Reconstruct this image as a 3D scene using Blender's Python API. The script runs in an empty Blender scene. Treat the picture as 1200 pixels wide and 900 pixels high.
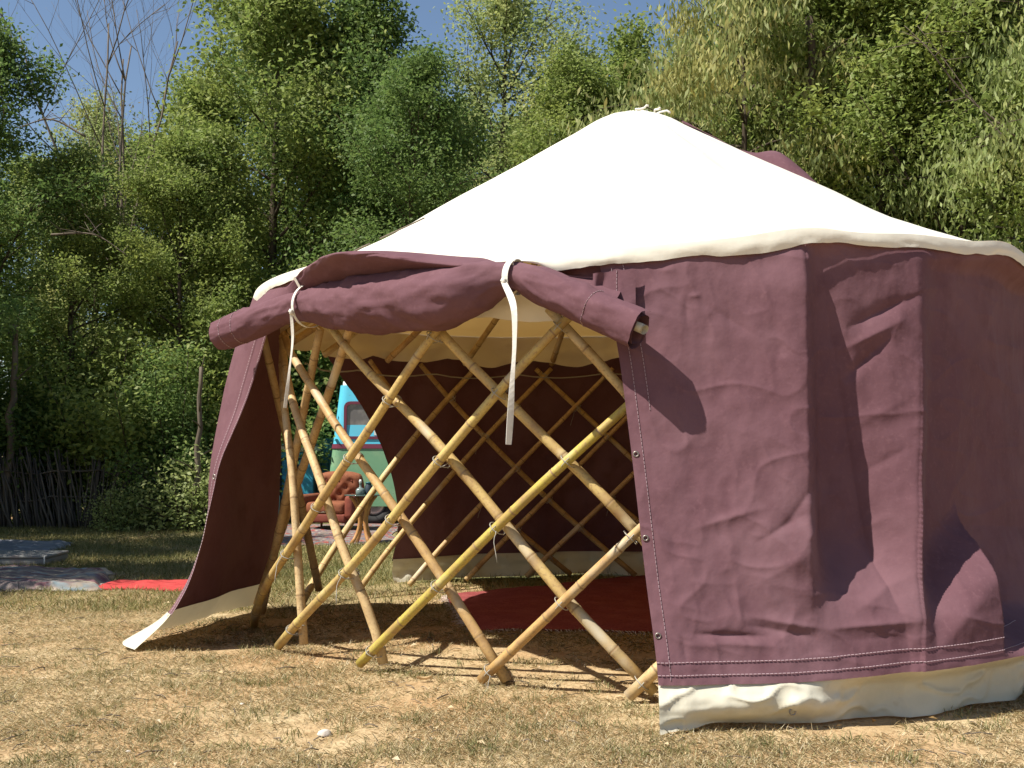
import bpy, bmesh, math, random
import numpy as np
from mathutils import Vector, Matrix
R_ = math.radians
sc = bpy.context.scene
COL = sc.collection
rng = np.random.default_rng(7)
random.seed(7)

# ------------------------------------------------------------------ camera, light, exposure
CAMZ, FPX, PITCH = 1.2, 1300.0, math.atan(75 / 1300)
cam = bpy.data.cameras.new('camera'); cam.lens = 39.0; cam.sensor_width = 36.0
cam.clip_start = 0.05; cam.clip_end = 2000
camo = bpy.data.objects.new('camera', cam); COL.objects.link(camo)
camo.location = (0, 0, CAMZ); camo.rotation_euler = (math.pi / 2 + PITCH, 0, 0)
sc.camera = camo
SUN_EL = R_(55); SUN_TH = R_(-66)                     # toward the sun: left and a little behind the camera
sx, sy = math.sin(SUN_TH), -math.cos(SUN_TH)
world = bpy.data.worlds.new('World'); sc.world = world; world.use_nodes = True
wn = world.node_tree; wn.nodes.clear()
sky = wn.nodes.new('ShaderNodeTexSky'); sky.sky_type = 'NISHITA'; sky.sun_disc = False
sky.sun_elevation = SUN_EL; sky.sun_rotation = math.atan2(sx, sy)
sky.air_density = 1.0; sky.dust_density = 0.6; sky.ozone_density = 1.6
bg = wn.nodes.new('ShaderNodeBackground'); bg.inputs[1].default_value = 0.076
wo = wn.nodes.new('ShaderNodeOutputWorld')
wn.links.new(sky.outputs[0], bg.inputs[0]); wn.links.new(bg.outputs[0], wo.inputs[0])
sl = bpy.data.lights.new('sun', 'SUN'); sl.energy = 5.0; sl.angle = R_(0.5); sl.color = (1.0, 0.95, 0.86)
so = bpy.data.objects.new('sun', sl); COL.objects.link(so); so.location = (-10, -6, 20)
L = Vector((-sx * math.cos(SUN_EL), -sy * math.cos(SUN_EL), -math.sin(SUN_EL)))
so.rotation_euler = L.to_track_quat('-Z', 'Y').to_euler()
sc.view_settings.view_transform = 'Standard'; sc.view_settings.look = 'None'
sc.view_settings.exposure = 0.72; sc.view_settings.gamma = 1.0
sc.cycles.max_bounces = 8; sc.cycles.transparent_max_bounces = 8

# ------------------------------------------------------------------ helpers
def P(px, py, Y):
    """world point seen at a pixel of the photograph at world depth Y"""
    a = (px - 600) / FPX; b = (450 - py) / FPX
    c, s = math.cos(PITCH), math.sin(PITCH)
    dy = c - b * s; dz = s + b * c
    k = Y / dy
    return np.array([a * k, Y, CAMZ + dz * k])
def G(px, py, z=0.0):
    a = (px - 600) / FPX; b = (450 - py) / FPX
    c, s = math.cos(PITCH), math.sin(PITCH)
    k = (z - CAMZ) / (s + b * c)
    return np.array([a * k, (c - b * s) * k, z])
def proj(p):
    p = np.asarray(p, float); c, s = math.cos(PITCH), math.sin(PITCH)
    y = p[..., 1]; z = p[..., 2] - CAMZ
    f = y * c + z * s; u = -y * s + z * c
    return 600 + FPX * p[..., 0] / f, 450 - FPX * u / f

ORG = {}
def tag(o, label=None, cat=None, group=None, kind=None):
    if label: o['label'] = label
    if cat: o['category'] = cat
    if group: o['group'] = group
    if kind: o['kind'] = kind
    return o
def thing(name, loc, label, cat, group=None, rz=0.0):
    o = bpy.data.objects.new(name, None); COL.objects.link(o)
    o.empty_display_size = 0.2
    o.location = loc; o.rotation_euler = (0, 0, rz)
    ORG[o.name] = np.array(loc, float)
    return tag(o, label, cat, group)
def mesh(name, V, F, mat=None, smooth=True, attrs=None):
    V = np.asarray(V, np.float32).reshape(-1, 3)
    me = bpy.data.meshes.new(name)
    if isinstance(F, np.ndarray):
        n, k = F.shape
        me.vertices.add(len(V)); me.vertices.foreach_set('co', V.ravel())
        me.loops.add(n * k); me.loops.foreach_set('vertex_index', F.astype(np.int32).ravel())
        me.polygons.add(n); me.polygons.foreach_set('loop_start', np.arange(0, n * k, k, dtype=np.int32))
        me.update(calc_edges=True)
    else:
        me.from_pydata([tuple(map(float, v)) for v in V], [], F); me.update()
    if smooth: me.polygons.foreach_set('use_smooth', np.ones(len(me.polygons), dtype=bool))
    for k, a in (attrs or {}).items():
        at = me.attributes.new(k, 'FLOAT', 'POINT'); at.data.foreach_set('value', np.asarray(a, np.float32).ravel())
    if mat: me.materials.append(mat)
    return me
def obj(name, me, parent=None, loc=(0, 0, 0)):
    o = bpy.data.objects.new(name, me); COL.objects.link(o); o.location = loc
    if parent: o.parent = parent
    return o
def wpart(name, V, F, mat, parent, root, smooth=True, attrs=None):
    """part given in world coordinates under an unrotated root"""
    V = np.asarray(V, float).reshape(-1, 3) - ORG[root.name]
    return obj(name, mesh(name, V, F, mat, smooth, attrs), parent)
def gridF(nu, nv, closeu=False):
    F = []
    iu = np.arange(nu if closeu else nu - 1); iv = np.arange(nv - 1)
    a, b = np.meshgrid(iu, iv, indexing='ij')
    a2 = (a + 1) % nu
    return np.stack([a * nv + b, a2 * nv + b, a2 * nv + b + 1, a * nv + b + 1], -1).reshape(-1, 4)
def tubeVF(pts, rad, n=8, cap=True, flat=1.0, up=None):
    pts = np.asarray(pts, float); m = len(pts)
    rad = np.broadcast_to(np.asarray(rad, float), (m,))
    T = np.gradient(pts, axis=0); T /= np.linalg.norm(T, axis=1)[:, None] + 1e-9
    ref = np.array(up if up is not None else ((0, 0, 1) if abs(T[:, 2]).mean() < .8 else (0, 1, 0)), float)
    N = np.cross(T, ref); N /= np.linalg.norm(N, axis=1)[:, None] + 1e-9
    B = np.cross(T, N)
    a = np.linspace(0, 2 * np.pi, n, endpoint=False)
    V = pts[:, None] + rad[:, None, None] * (np.cos(a)[None, :, None] * N[:, None] + flat * np.sin(a)[None, :, None] * B[:, None])
    V = V.reshape(-1, 3); F = []
    for i in range(m - 1):
        for j in range(n):
            k = (j + 1) % n
            F.append((i * n + j, i * n + k, (i + 1) * n + k, (i + 1) * n + j))
    if cap:
        F.append(tuple(range(n))[::-1]); F.append(tuple((m - 1) * n + j for j in range(n)))
    return V, F
class MB:
    def __init__(s): s.V = []; s.F = []; s.n = 0
    def add(s, V, F):
        V = np.asarray(V, float).reshape(-1, 3)
        s.V.append(V); s.F += [tuple(int(i) + s.n for i in f) for f in F]; s.n += len(V)
    def tube(s, pts, rad, n=6, **k): s.add(*tubeVF(pts, rad, n, **k))
    def me(s, name, mat, smooth=True): return mesh(name, np.concatenate(s.V), s.F, mat, smooth)
def rbox(name, size, center, mat, bevel=.02, seg=3, parent=None, rot=None, taper=None):
    bm = bmesh.new(); bmesh.ops.create_cube(bm, size=1)
    for v in bm.verts:
        v.co = Vector((v.co.x * size[0], v.co.y * size[1], v.co.z * size[2]))
        if taper and v.co.z > 0: v.co.x *= taper[0]; v.co.y *= taper[1]
    if bevel: bmesh.ops.bevel(bm, geom=bm.edges[:], offset=bevel, segments=seg, affect='EDGES', profile=.5)
    if rot: bmesh.ops.rotate(bm, verts=bm.verts[:], matrix=rot)
    bmesh.ops.translate(bm, verts=bm.verts[:], vec=Vector(center))
    me = bpy.data.meshes.new(name); bm.to_mesh(me); bm.free()
    me.materials.append(mat)
    me.polygons.foreach_set('use_smooth', np.ones(len(me.polygons), dtype=bool))
    try: me.set_sharp_from_angle(angle=R_(40))
    except Exception: pass
    return obj(name, me, parent)
def catmull(keys, x):
    """keys sorted [(x, value-array)], smooth interpolation"""
    xs = np.array([k[0] for k in keys], float); ys = np.array([k[1] for k in keys], float)
    x = np.atleast_1d(x); i = np.clip(np.searchsorted(xs, x, side='right') - 1, 0, len(xs) - 2)
    m = np.gradient(ys, xs, axis=0)
    h = xs[i + 1] - xs[i]; t = np.clip((x - xs[i]) / h, 0, 1)
    sh = (-1,) + (1,) * (ys.ndim - 1)
    t = t.reshape(sh); h = h.reshape(sh)
    return ((2 * t**3 - 3 * t**2 + 1) * ys[i] + (t**3 - 2 * t**2 + t) * h * m[i]
            + (-2 * t**3 + 3 * t**2) * ys[i + 1] + (t**3 - t**2) * h * m[i + 1])
def vnoise(x, y, seed=0, oct=3):
    """smooth value noise, -1..1"""
    x, y = np.broadcast_arrays(np.asarray(x, float), np.asarray(y, float))
    out = np.zeros(x.shape); amp = 1.0; tot = 0
    for o in range(oct):
        xi = np.floor(x).astype(int); yi = np.floor(y).astype(int)
        fx = x - xi; fy = y - yi; fx = fx * fx * (3 - 2 * fx); fy = fy * fy * (3 - 2 * fy)
        def h(a, b):
            v = np.sin(a * 127.1 + b * 311.7 + seed * 74.7 + o * 13.3) * 43758.5453
            return (v - np.floor(v)) * 2 - 1
        out += amp * ((h(xi, yi) * (1 - fx) + h(xi + 1, yi) * fx) * (1 - fy) + (h(xi, yi + 1) * (1 - fx) + h(xi + 1, yi + 1) * fx) * fy)
        tot += amp; amp *= .5; x = x * 2.03; y = y * 2.03
    return out / tot
def sstep(a, b, x):
    t = np.clip((x - a) / (b - a), 0, 1); return t * t * (3 - 2 * t)

# ------------------------------------------------------------------ materials
def mat(name, base, rough=.8, spec=.3, trans=0.0, tcol=None, noise=None, bump=None, island=None, objrand=None, wave=None, metal=0.0):
    """noise: list of (scale, colour, amount lo, hi, detail); bump: list of (scale, strength, distance)"""
    m = bpy.data.materials.new(name); m.use_nodes = True
    nt = m.node_tree; N = nt.nodes; N.clear(); Lk = nt.links.new
    out = N.new('ShaderNodeOutputMaterial'); pb = N.new('ShaderNodeBsdfPrincipled')
    pb.inputs['Roughness'].default_value = rough; pb.inputs['Specular IOR Level'].default_value = spec
    pb.inputs['Metallic'].default_value = metal
    tc = N.new('ShaderNodeTexCoord')
    col = N.new('ShaderNodeRGB'); col.outputs[0].default_value = (*base, 1); cur = col.outputs[0]
    def mix(fac, a, b):
        x = N.new('ShaderNodeMix'); x.data_type = 'RGBA'
        if isinstance(fac, float): x.inputs[0].default_value = fac
        else: Lk(fac, x.inputs[0])
        Lk(a, x.inputs[6])
        if isinstance(b, tuple): x.inputs[7].default_value = (*b, 1)
        else: Lk(b, x.inputs[7])
        return x.outputs[2]
    def ramp(sock, lo, hi):
        r = N.new('ShaderNodeMapRange'); r.inputs[1].default_value = lo; r.inputs[2].default_value = hi; Lk(sock, r.inputs[0]); return r.outputs[0]
    if island:
        g = N.new('ShaderNodeNewGeometry'); cr = N.new('ShaderNodeValToRGB'); Lk(g.outputs['Random Per Island'], cr.inputs[0])
        el = cr.color_ramp.elements
        for i, (p, c) in enumerate(island):
            e = el[i] if i < 2 else el.new(p)
            e.position = p; e.color = (*c, 1)
        cur = cr.outputs[0]
    if objrand:
        oi = N.new('ShaderNodeObjectInfo'); cur = mix(oi.outputs['Random'], cur, objrand) if not callable(objrand) else cur
    for (scl, c, lo, hi, det) in (noise or []):
        t = N.new('ShaderNodeTexNoise'); t.inputs['Detail'].default_value = det
        if isinstance(scl, tuple):
            mp = N.new('ShaderNodeMapping'); mp.inputs['Scale'].default_value = scl; Lk(tc.outputs['Object'], mp.inputs[0]); Lk(mp.outputs[0], t.inputs[0]); t.inputs['Scale'].default_value = 1
        else:
            t.inputs['Scale'].default_value = scl; Lk(tc.outputs['Object'], t.inputs[0])
        cur = mix(ramp(t.outputs[0], lo, hi), cur, c)
    if wave: cur = wave(nt, N, Lk, mix, ramp, cur, tc)
    Lk(cur, pb.inputs['Base Color'])
    prev = None
    for (scl, st, dist) in (bump or []):
        t = N.new('ShaderNodeTexNoise'); t.inputs['Detail'].default_value = 4
        if isinstance(scl, tuple):
            mp = N.new('ShaderNodeMapping'); mp.inputs['Scale'].default_value = scl; Lk(tc.outputs['Object'], mp.inputs[0]); Lk(mp.outputs[0], t.inputs[0]); t.inputs['Scale'].default_value = 1
        else:
            t.inputs['Scale'].default_value = scl; Lk(tc.outputs['Object'], t.inputs[0])
        b = N.new('ShaderNodeBump'); b.inputs['Strength'].default_value = st; b.inputs['Distance'].default_value = dist
        Lk(t.outputs[0], b.inputs['Height'])
        if prev: Lk(prev, b.inputs['Normal'])
        prev = b.outputs[0]
    if prev: Lk(prev, pb.inputs['Normal'])
    sh = pb.outputs[0]
    if trans:
        tr = N.new('ShaderNodeBsdfTranslucent')
        if tcol: tr.inputs[0].default_value = (*tcol, 1)
        else: Lk(cur, tr.inputs[0])
        ms = N.new('ShaderNodeMixShader'); ms.inputs[0].default_value = trans
        Lk(sh, ms.inputs[1]); Lk(tr.outputs[0], ms.inputs[2]); sh = ms.outputs[0]
    Lk(sh, out.inputs[0])
    return m

M = {}
M['purple'] = mat('purple_canvas', (.132, .062, .074), .88, .2, .015, (.20, .05, .03),
                  noise=[(1.3, (.180, .096, .110), .45, .74, 5), (7, (.110, .050, .060), .5, .8, 6), (45, (.158, .078, .090), .55, .8, 3)],
                  bump=[(9, .25, .02), (32, .16, .008), (420, .25, .001)])
M['cream'] = mat('cream_groundsheet', (.62, .58, .45), .5, .4, .12, (.6, .5, .3),
                 noise=[(3, (.66, .63, .52), .4, .7, 4), (14, (.46, .39, .26), .62, .9, 5)], bump=[(7, .3, .02), (30, .2, .006)])
M['roof'] = mat('white_canvas', (.80, .77, .66), .8, .25, .15, (.66, .38, .10),
                noise=[(2.2, (.74, .70, .58), .5, .8, 4)], bump=[(5, .2, .02), (40, .12, .005)])
M['thread'] = mat('pale_thread', (.40, .29, .31), .9)
M['ribbon'] = mat('white_cotton_tape', (.78, .75, .68), .85, .2, .15, bump=[(60, .4, .003)], noise=[(25, (.6, .57, .5), .5, .8, 3)])
M['string'] = mat('grey_string', (.36, .34, .29), .8)
M['brass'] = mat('dull_eyelet_metal', (.30, .27, .24), .4, .5, metal=.8)

def bamboo_wave(nt, N, Lk, mix, ramp, cur, tc):
    a = N.new('ShaderNodeAttribute'); a.attribute_name = 'joint'
    oi = N.new('ShaderNodeObjectInfo')
    cr = N.new('ShaderNodeValToRGB'); Lk(oi.outputs['Random'], cr.inputs[0])
    cs = [(0, (.48, .30, .11)), (.35, (.55, .38, .17)), (.6, (.60, .45, .24)), (.8, (.52, .38, .13)), (1, (.56, .38, .19))]
    for i, (p, c) in enumerate(cs):
        e = cr.color_ramp.elements[i] if i < 2 else cr.color_ramp.elements.new(p)
        e.position = p; e.color = (*c, 1)
    g = N.new('ShaderNodeAttribute'); g.attribute_name = 'green'
    c0 = mix(g.outputs['Fac'], cr.outputs[0], (.46, .37, .075))
    t = N.new('ShaderNodeTexNoise'); t.inputs['Scale'].default_value = 9; t.inputs['Detail'].default_value = 5; Lk(tc.outputs['Object'], t.inputs[0])
    c1 = mix(ramp(t.outputs[0], .42, .78), c0, (.32, .19, .085))
    t2 = N.new('ShaderNodeTexNoise'); t2.inputs['Scale'].default_value = 70; t2.inputs['Detail'].default_value = 2; Lk(tc.outputs['Object'], t2.inputs[0])
    c2 = mix(ramp(t2.outputs[0], .52, .8), c1, (.30, .18, .09))
    t3 = N.new('ShaderNodeTexNoise'); t3.inputs['Scale'].default_value = 3.5; t3.inputs['Detail'].default_value = 3; Lk(tc.outputs['Object'], t3.inputs[0])
    c2 = mix(ramp(t3.outputs[0], .55, .75), c2, (.50, .44, .32))
    return mix(a.outputs['Fac'], c2, (.27, .175, .085))
M['bamboo'] = mat('bamboo_cane', (.5, .3, .1), .55, .35, wave=bamboo_wave, bump=[(60, .12, .003)])
M['bamboo_in'] = mat('cut_bamboo_end', (.34, .24, .13), .8)
M['wood'] = mat('brown_wood', (.20, .10, .04), .6, .3, noise=[((3, 3, 30), (.11, .055, .025), .4, .7, 4)])

def ground_wave(nt, N, Lk, mix, ramp, cur, tc):
    g = N.new('ShaderNodeNewGeometry')
    def nz(scale, det, lo, hi, dist=0):
        t = N.new('ShaderNodeTexNoise'); t.inputs['Scale'].default_value = scale; t.inputs['Detail'].default_value = det
        t.inputs['Distortion'].default_value = dist; Lk(g.outputs['Position'], t.inputs[0]); return ramp(t.outputs[0], lo, hi)
    c = mix(nz(1.1, 5, .38, .62), cur, (.48, .37, .215))            # straw thatch patches
    c = mix(nz(6, 6, .5, .72), c, (.30, .205, .10))
    c = mix(nz(38, 4, .52, .75), c, (.20, .115, .048))              # dark crumbs of earth
    c = mix(nz(95, 3, .6, .8), c, (.52, .40, .22))                  # pale straw flecks
    xyz = N.new('ShaderNodeSeparateXYZ'); Lk(g.outputs['Position'], xyz.inputs[0])
    far = ramp(xyz.outputs[1], 7.2, 10.5)
    mm = N.new('ShaderNodeMath'); mm.operation = 'MULTIPLY'; Lk(far, mm.inputs[0]); Lk(nz(.9, 4, .3, .6), mm.inputs[1])
    c = mix(mm.outputs[0], c, (.17, .165, .065))                    # the lawn away from the worn earth
    return c
M['ground'] = mat('dry_earth', (.40, .255, .13), .95, .1, wave=ground_wave, bump=[(14, .6, .03), (70, .7, .012), (240, .5, .004)])
M['straw'] = mat('dry_straw', (.5, .4, .2), .8, .2, .2, island=[(0, (.42, .31, .16)), (.3, (.60, .50, .31)), (.6, (.50, .41, .24)), (.8, (.36, .30, .15)), (.92, (.27, .26, .12)), (1, (.70, .63, .46))])
M['green_grass'] = mat('green_grass', (.12, .15, .04), .6, .3, .3, island=[(0, (.14, .16, .05)), (.4, (.22, .22, .09)), (.7, (.28, .25, .11)), (1, (.40, .33, .15))])
M['lawn'] = mat('lawn_grass', (.12, .15, .04), .6, .3, .3, island=[(0, (.13, .14, .04)), (.35, (.20, .20, .07)), (.7, (.30, .26, .10)), (1, (.40, .33, .15))])
M['bark'] = mat('bark', (.10, .078, .055), .9, .1, noise=[((6, 6, 1.5), (.045, .035, .026), .4, .65, 4), (3, (.15, .13, .10), .6, .8, 3)], bump=[((14, 14, 3), .6, .02)])
M['dead_bark'] = mat('dead_bark', (.19, .155, .12), .9, .1, noise=[((6, 6, 1.5), (.10, .08, .06), .4, .65, 4)])
def leafmat(name, cols, tr=.5, rough=.58):
    cols = [(1.36 * c[0], 1.42 * c[1], 1.45 * c[2]) for c in cols]
    c = cols[1]
    return mat(name, cols[0], rough, .28, tr, island=[(i / (len(cols) - 1), c) for i, c in enumerate(cols)],
               noise=[(.9, (c[0] * 1.35, c[1] * 1.18, c[2] * 1.2), .52, .66, 2), (1.7, (c[0] * .74, c[1] * .8, c[2] * .8), .56, .7, 2), (30, (c[0] * 1.4, c[1] * 1.25, c[2] * 1.3), .66, .72, 1)])
M['leaf_mid'] = leafmat('leaf_mid_green', [(.13, .17, .035), (.17, .215, .05), (.22, .25, .075), (.14, .18, .04), (.27, .28, .10)])
M['leaf_dark'] = leafmat('leaf_dark_green', [(.075, .12, .03), (.10, .155, .04), (.13, .18, .05), (.085, .13, .032), (.17, .21, .065)])
M['leaf_light'] = leafmat('leaf_light_green', [(.20, .24, .07), (.25, .28, .10), (.22, .26, .08), (.30, .32, .14), (.17, .21, .06)])
M['leaf_hang'] = leafmat('leaf_yellow_green', [(.18, .21, .06), (.25, .26, .09), (.15, .19, .05), (.31, .31, .14), (.32, .26, .07)])
M['leaf_dry_ground'] = mat('dry_leaf_litter', (.4, .28, .14), .8, .2, .15, island=[(0, (.46, .33, .17)), (.4, (.58, .46, .28)), (.7, (.34, .22, .10)), (1, (.66, .56, .40))])
M['leaf_dry'] = leafmat('leaf_dry_brown', [(.16, .11, .05), (.12, .13, .04), (.20, .14, .06), (.09, .11, .03), (.13, .09, .05)])
M['rug_red'] = mat('red_rug_weave', (.48, .065, .06), .95, .1, noise=[(12, (.38, .045, .045), .4, .7, 4)], bump=[(120, .6, .006), (8, .4, .03)])
M['rug_maroon'] = mat('maroon_carpet_weave', (.25, .06, .06), .95, .1, noise=[(5, (.31, .09, .08), .45, .7, 4), (60, (.13, .02, .025), .5, .8, 3)], bump=[(160, .6, .006), (9, .3, .02)])
M['fringe'] = mat('pale_fringe', (.62, .52, .46), .9)
M['rug_pattern'] = mat('patterned_rug_weave', (.20, .16, .14), .95, .1, noise=[(7, (.28, .06, .05), .52, .58, 2), (11, (.10, .12, .17), .55, .62, 2), (17, (.36, .31, .26), .58, .64, 2)], bump=[(90, .5, .006)])
M['blanket'] = mat('faded_blanket_weave', (.20, .16, .145), .95, .1, noise=[((2, 9, 4), (.40, .34, .25), .48, .6, 3), ((3, 12, 4), (.17, .09, .10), .52, .62, 3), ((4, 8, 4), (.20, .24, .25), .57, .66, 3)], bump=[(60, .5, .008)])
M['tarp_grey'] = mat('grey_tarp', (.16, .17, .20), .6, .3, noise=[((2, 14, 4), (.30, .31, .34), .5, .7, 3)], bump=[(8, .5, .03)])
M['grey_fabric'] = mat('grey_box_fabric', (.20, .20, .19), .85, .2, noise=[(9, (.25, .21, .19), .5, .7, 3)], bump=[(40, .3, .01)])
M['velvet'] = mat('orange_velvet', (.24, .085, .042), .85, .2, noise=[(8, (.18, .06, .032), .4, .7, 4), (40, (.30, .12, .06), .55, .8, 3)], bump=[(14, .4, .02), (150, .3, .002)])
M['velvet_dark'] = mat('dark_velvet_arm_shade', (.20, .05, .03), .8, .3, noise=[(8, (.15, .04, .025), .4, .7, 4)], bump=[(14, .3, .02)])  # seat base and buttons; also carries the shade of the right arm
M['van_blue'] = mat('sky_blue_van_paint', (.10, .52, .70), .4, .5, noise=[(3, (.12, .48, .64), .45, .7, 4), (30, (.12, .35, .45), .66, .8, 3)], bump=[(4, .08, .02)])
M['van_green'] = mat('sage_green_van_paint', (.16, .33, .19), .45, .5, noise=[(3, (.24, .38, .22), .45, .7, 4), (25, (.10, .2, .12), .66, .8, 3)], bump=[(4, .08, .02)])
M['plum'] = mat('plum_trim_paint', (.16, .03, .055), .45, .5)
M['glass'] = mat('dusty_window_glass', (.13, .12, .12), .12, .6, noise=[(5, (.26, .24, .22), .45, .7, 4)])
M['white'] = mat('white_paint', (.75, .73, .68), .5)
M['tyre'] = mat('tyre_rubber', (.03, .03, .03), .85)
M['hub'] = mat('hub_cap_metal', (.5, .5, .5), .35, metal=.7)
M['turq'] = mat('turquoise_paint', (.035, .28, .38), .5, .4, noise=[(6, (.02, .16, .30), .45, .6, 5), (22, (.06, .38, .45), .58, .7, 4)], bump=[(30, .3, .004)])
M['teal'] = mat('dark_teal_paint', (.018, .11, .125), .55, .4, noise=[((3, 3, 18), (.014, .08, .095), .4, .7, 4)])
M['navy'] = mat('dark_navy_paint', (.02, .035, .05), .6, .4, noise=[(6, (.03, .05, .065), .4, .7, 4)])
M['lightblue'] = mat('light_turquoise_paint', (.16, .48, .58), .5, .4, noise=[(8, (.12, .40, .5), .5, .7, 4)])
M['beige'] = mat('cream_trim_paint', (.60, .50, .36), .6, noise=[(9, (.45, .36, .25), .5, .75, 4)])
M['table_glass'] = mat('dark_table_glass', (.06, .09, .08), .06, .6)
M['pine'] = mat('varnished_pine', (.48, .24, .08), .4, .5, noise=[((20, 20, 3), (.36, .16, .05), .4, .7, 3)])
M['bottle'] = mat('clear_bottle_glass', (.17, .22, .20), .08, .6)
M['stick'] = mat('weathered_stick', (.13, .113, .096), .9, .1, noise=[((9, 9, 2), (.07, .06, .052), .4, .7, 3)])
M['stone'] = mat('pale_stone', (.55, .5, .44), .85, .2, noise=[(20, (.36, .3, .24), .5, .75, 4)], bump=[(30, .6, .01)])
M['dryleaf'] = mat('fallen_leaf', (.50, .36, .19), .8, .2, .2)

# ------------------------------------------------------------------ ground
def smooth_axis(a, b, fine_a, fine_b, step, nfar):
    return np.concatenate([np.linspace(a, fine_a, nfar, endpoint=False), np.arange(fine_a, fine_b, step), np.linspace(fine_b, b, nfar)])
gx = smooth_axis(-300, 300, -7, 7, .07, 14); gy = smooth_axis(-200, 400, 2.5, 20, .07, 14)
XX, YY = np.meshgrid(gx, gy, indexing='ij')
def gz(x, y):
    x = np.asarray(x, float); y = np.asarray(y, float)
    near = np.exp(-np.maximum(0, np.abs(y - 9) - 9) / 4)
    return (.022 * vnoise(x * .9, y * .9, 3, 3) + .010 * vnoise(x * 5, y * 5, 5, 2)) * near - .012
ZZ = gz(XX, YY)
gnd = obj('ground', mesh('ground', np.stack([XX, YY, ZZ], -1), gridF(len(gx), len(gy)), M['ground']))
tag(gnd, 'dry earth and straw coloured ground of the clearing', None, None, 'structure')

# ------------------------------------------------------------------ yurt: plan curves
CX, CY = .87, 7.8
yurt = thing('yurt', (CX, CY, 0), 'round tent with white roof, plum canvas walls and an open bamboo lattice front', 'yurt')
def wrap(th): return (th + 180) % 360 - 180
RIM = [(-180, 2.25), (-130, 2.20), (-80, 2.19), (-55, 2.20), (-38, 2.20), (-19.5, 2.10), (-6, 2.145), (3.5, 2.185), (12.5, 2.245), (18, 2.235), (25, 2.25), (34, 2.255), (42, 2.29), (50, 2.25), (64, 2.28), (90, 2.40), (130, 2.35), (180, 2.25)]
def zrim(th): return catmull(RIM, wrap(np.asarray(th, float)))
def pol(th, r, z):
    t = np.radians(th); return np.stack([CX + r * np.sin(t), CY - r * np.cos(t), np.broadcast_to(z, np.shape(r * np.ones_like(t)))], -1)

# roof cover -------------------------------------------------------
FT = [(0, 0), (.07, .035), (.14, .095), (.34, .285), (.475, .44), (.715, .70), (.88, .885), (.95, .965), (.98, .99), (1, 1.0)]
ths = np.arange(-180, 180, 1.25); ts = np.linspace(0, 1, 50)
R_EAVE, R_TOP, Z_TOP = 2.62, .15, 3.56
def roof_z(th, t):
    zr = zrim(th)[:, None] if np.ndim(t) else zrim(th)
    f = catmull(FT, np.ravel(t)).reshape(np.shape(t))
    z = zr + (Z_TOP - zr) * f
    sag = np.abs(np.sin(np.radians(np.asarray(th)) * 9)) ** .8
    return z - .035 * ((1 - sag)[:, None] if np.ndim(t) else (1 - sag)) * 0 - (.03 * (np.cos(np.radians(np.asarray(th) * 18 - 216)) * -.5 + .5))[:, None] * np.sin(np.pi * np.clip(t, 0, 1)) ** .7
TT, SS = np.meshgrid(ths, ts, indexing='ij')
ZR = roof_z(ths, SS)
RR = R_EAVE + (R_TOP - R_EAVE) * SS
RV = pol(TT, RR, 0); RV[..., 2] = ZR + .006 * vnoise(TT * .3, SS * 9, 8, 3)
# crown: closed flat top
top = pol(ths, np.full_like(ths, .09), Z_TOP + .012)[:, None]
top2 = pol(ths, np.full_like(ths, .004), Z_TOP + .018)[:, None]
RV = np.concatenate([RV, top, top2], 1)
roof = wpart('roof_cover', RV, gridF(len(ths), RV.shape[1], True), M['roof'], yurt, yurt)
# eave band: hem of the roof that folds down over the wall
va = np.arange(-180, 180, .5); vs = np.linspace(0, 1, 8)
A, B = np.meshgrid(va, vs, indexing='ij')
wob = vnoise(A * .25, B * 2, 4, 3); scal = .007 * vnoise(A * .45, A * 0, 2, 3)
drop = (.075 + .02 * vnoise(A * .12, A * 0, 11, 2)) * (1 - .9 * sstep(-52, -42, A) * (1 - sstep(-18, -14, A)))
EV = pol(A, R_EAVE + .003 + .009 * np.sin(np.pi * B * .8) + (.006 * wob + .0045 * vnoise(A * .9, B * 1.5, 14, 2)) * B, 0)
EV[..., 2] = zrim(va)[:, None] + .004 - drop * B + scal * B
wpart('roof_valance', EV, gridF(len(va), len(vs), True), M['roof'], yurt, yurt)
# lining that hangs inside the rim, scalloped
A, B = np.meshgrid(np.arange(-180, 180, 1.0), np.linspace(0, 1, 12), indexing='ij')
LV = pol(A, 2.43 + .04 * np.sin(np.radians(A) * 22) * B + .03 * vnoise(A * .2, B * 2, 9, 2), 0)
LV[..., 2] = zrim(A[:, 0])[:, None] - .03 - B * (.20 + .05 * np.abs(np.sin(np.radians(A) * 9 + .6)) + .03 * vnoise(A * .15, A * 0, 6, 2))
wpart('roof_lining', LV, gridF(LV.shape[0], 12, True), M['roof'], yurt, yurt)
# crown ring, rope stubs
ra = np.linspace(0, 360, 37)
V, F = tubeVF(pol(ra, np.full(37, .2), Z_TOP - .12), .035, 8, cap=False)
wpart('crown_ring', V, F, M['wood'], yurt, yurt)
mb = MB()
for k in range(5):
    a0 = rng.uniform(-30, 110); r0 = rng.uniform(.10, .17)
    p0 = pol(a0, r0, Z_TOP + .01); pts = [p0 + np.array([.0, 0, 0])]
    d = np.array([rng.normal(.01, .02), rng.normal(0, .02), .006])
    for j in range(4): pts.append(pts[-1] + d + rng.normal(0, .012, 3) - np.array([0, 0, .004 * j]))
    mb.tube(pts, .008, 5)
V = np.concatenate(mb.V)
wpart('crown_lashing', V, mb.F, M['ribbon'], yurt, yurt)
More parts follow.
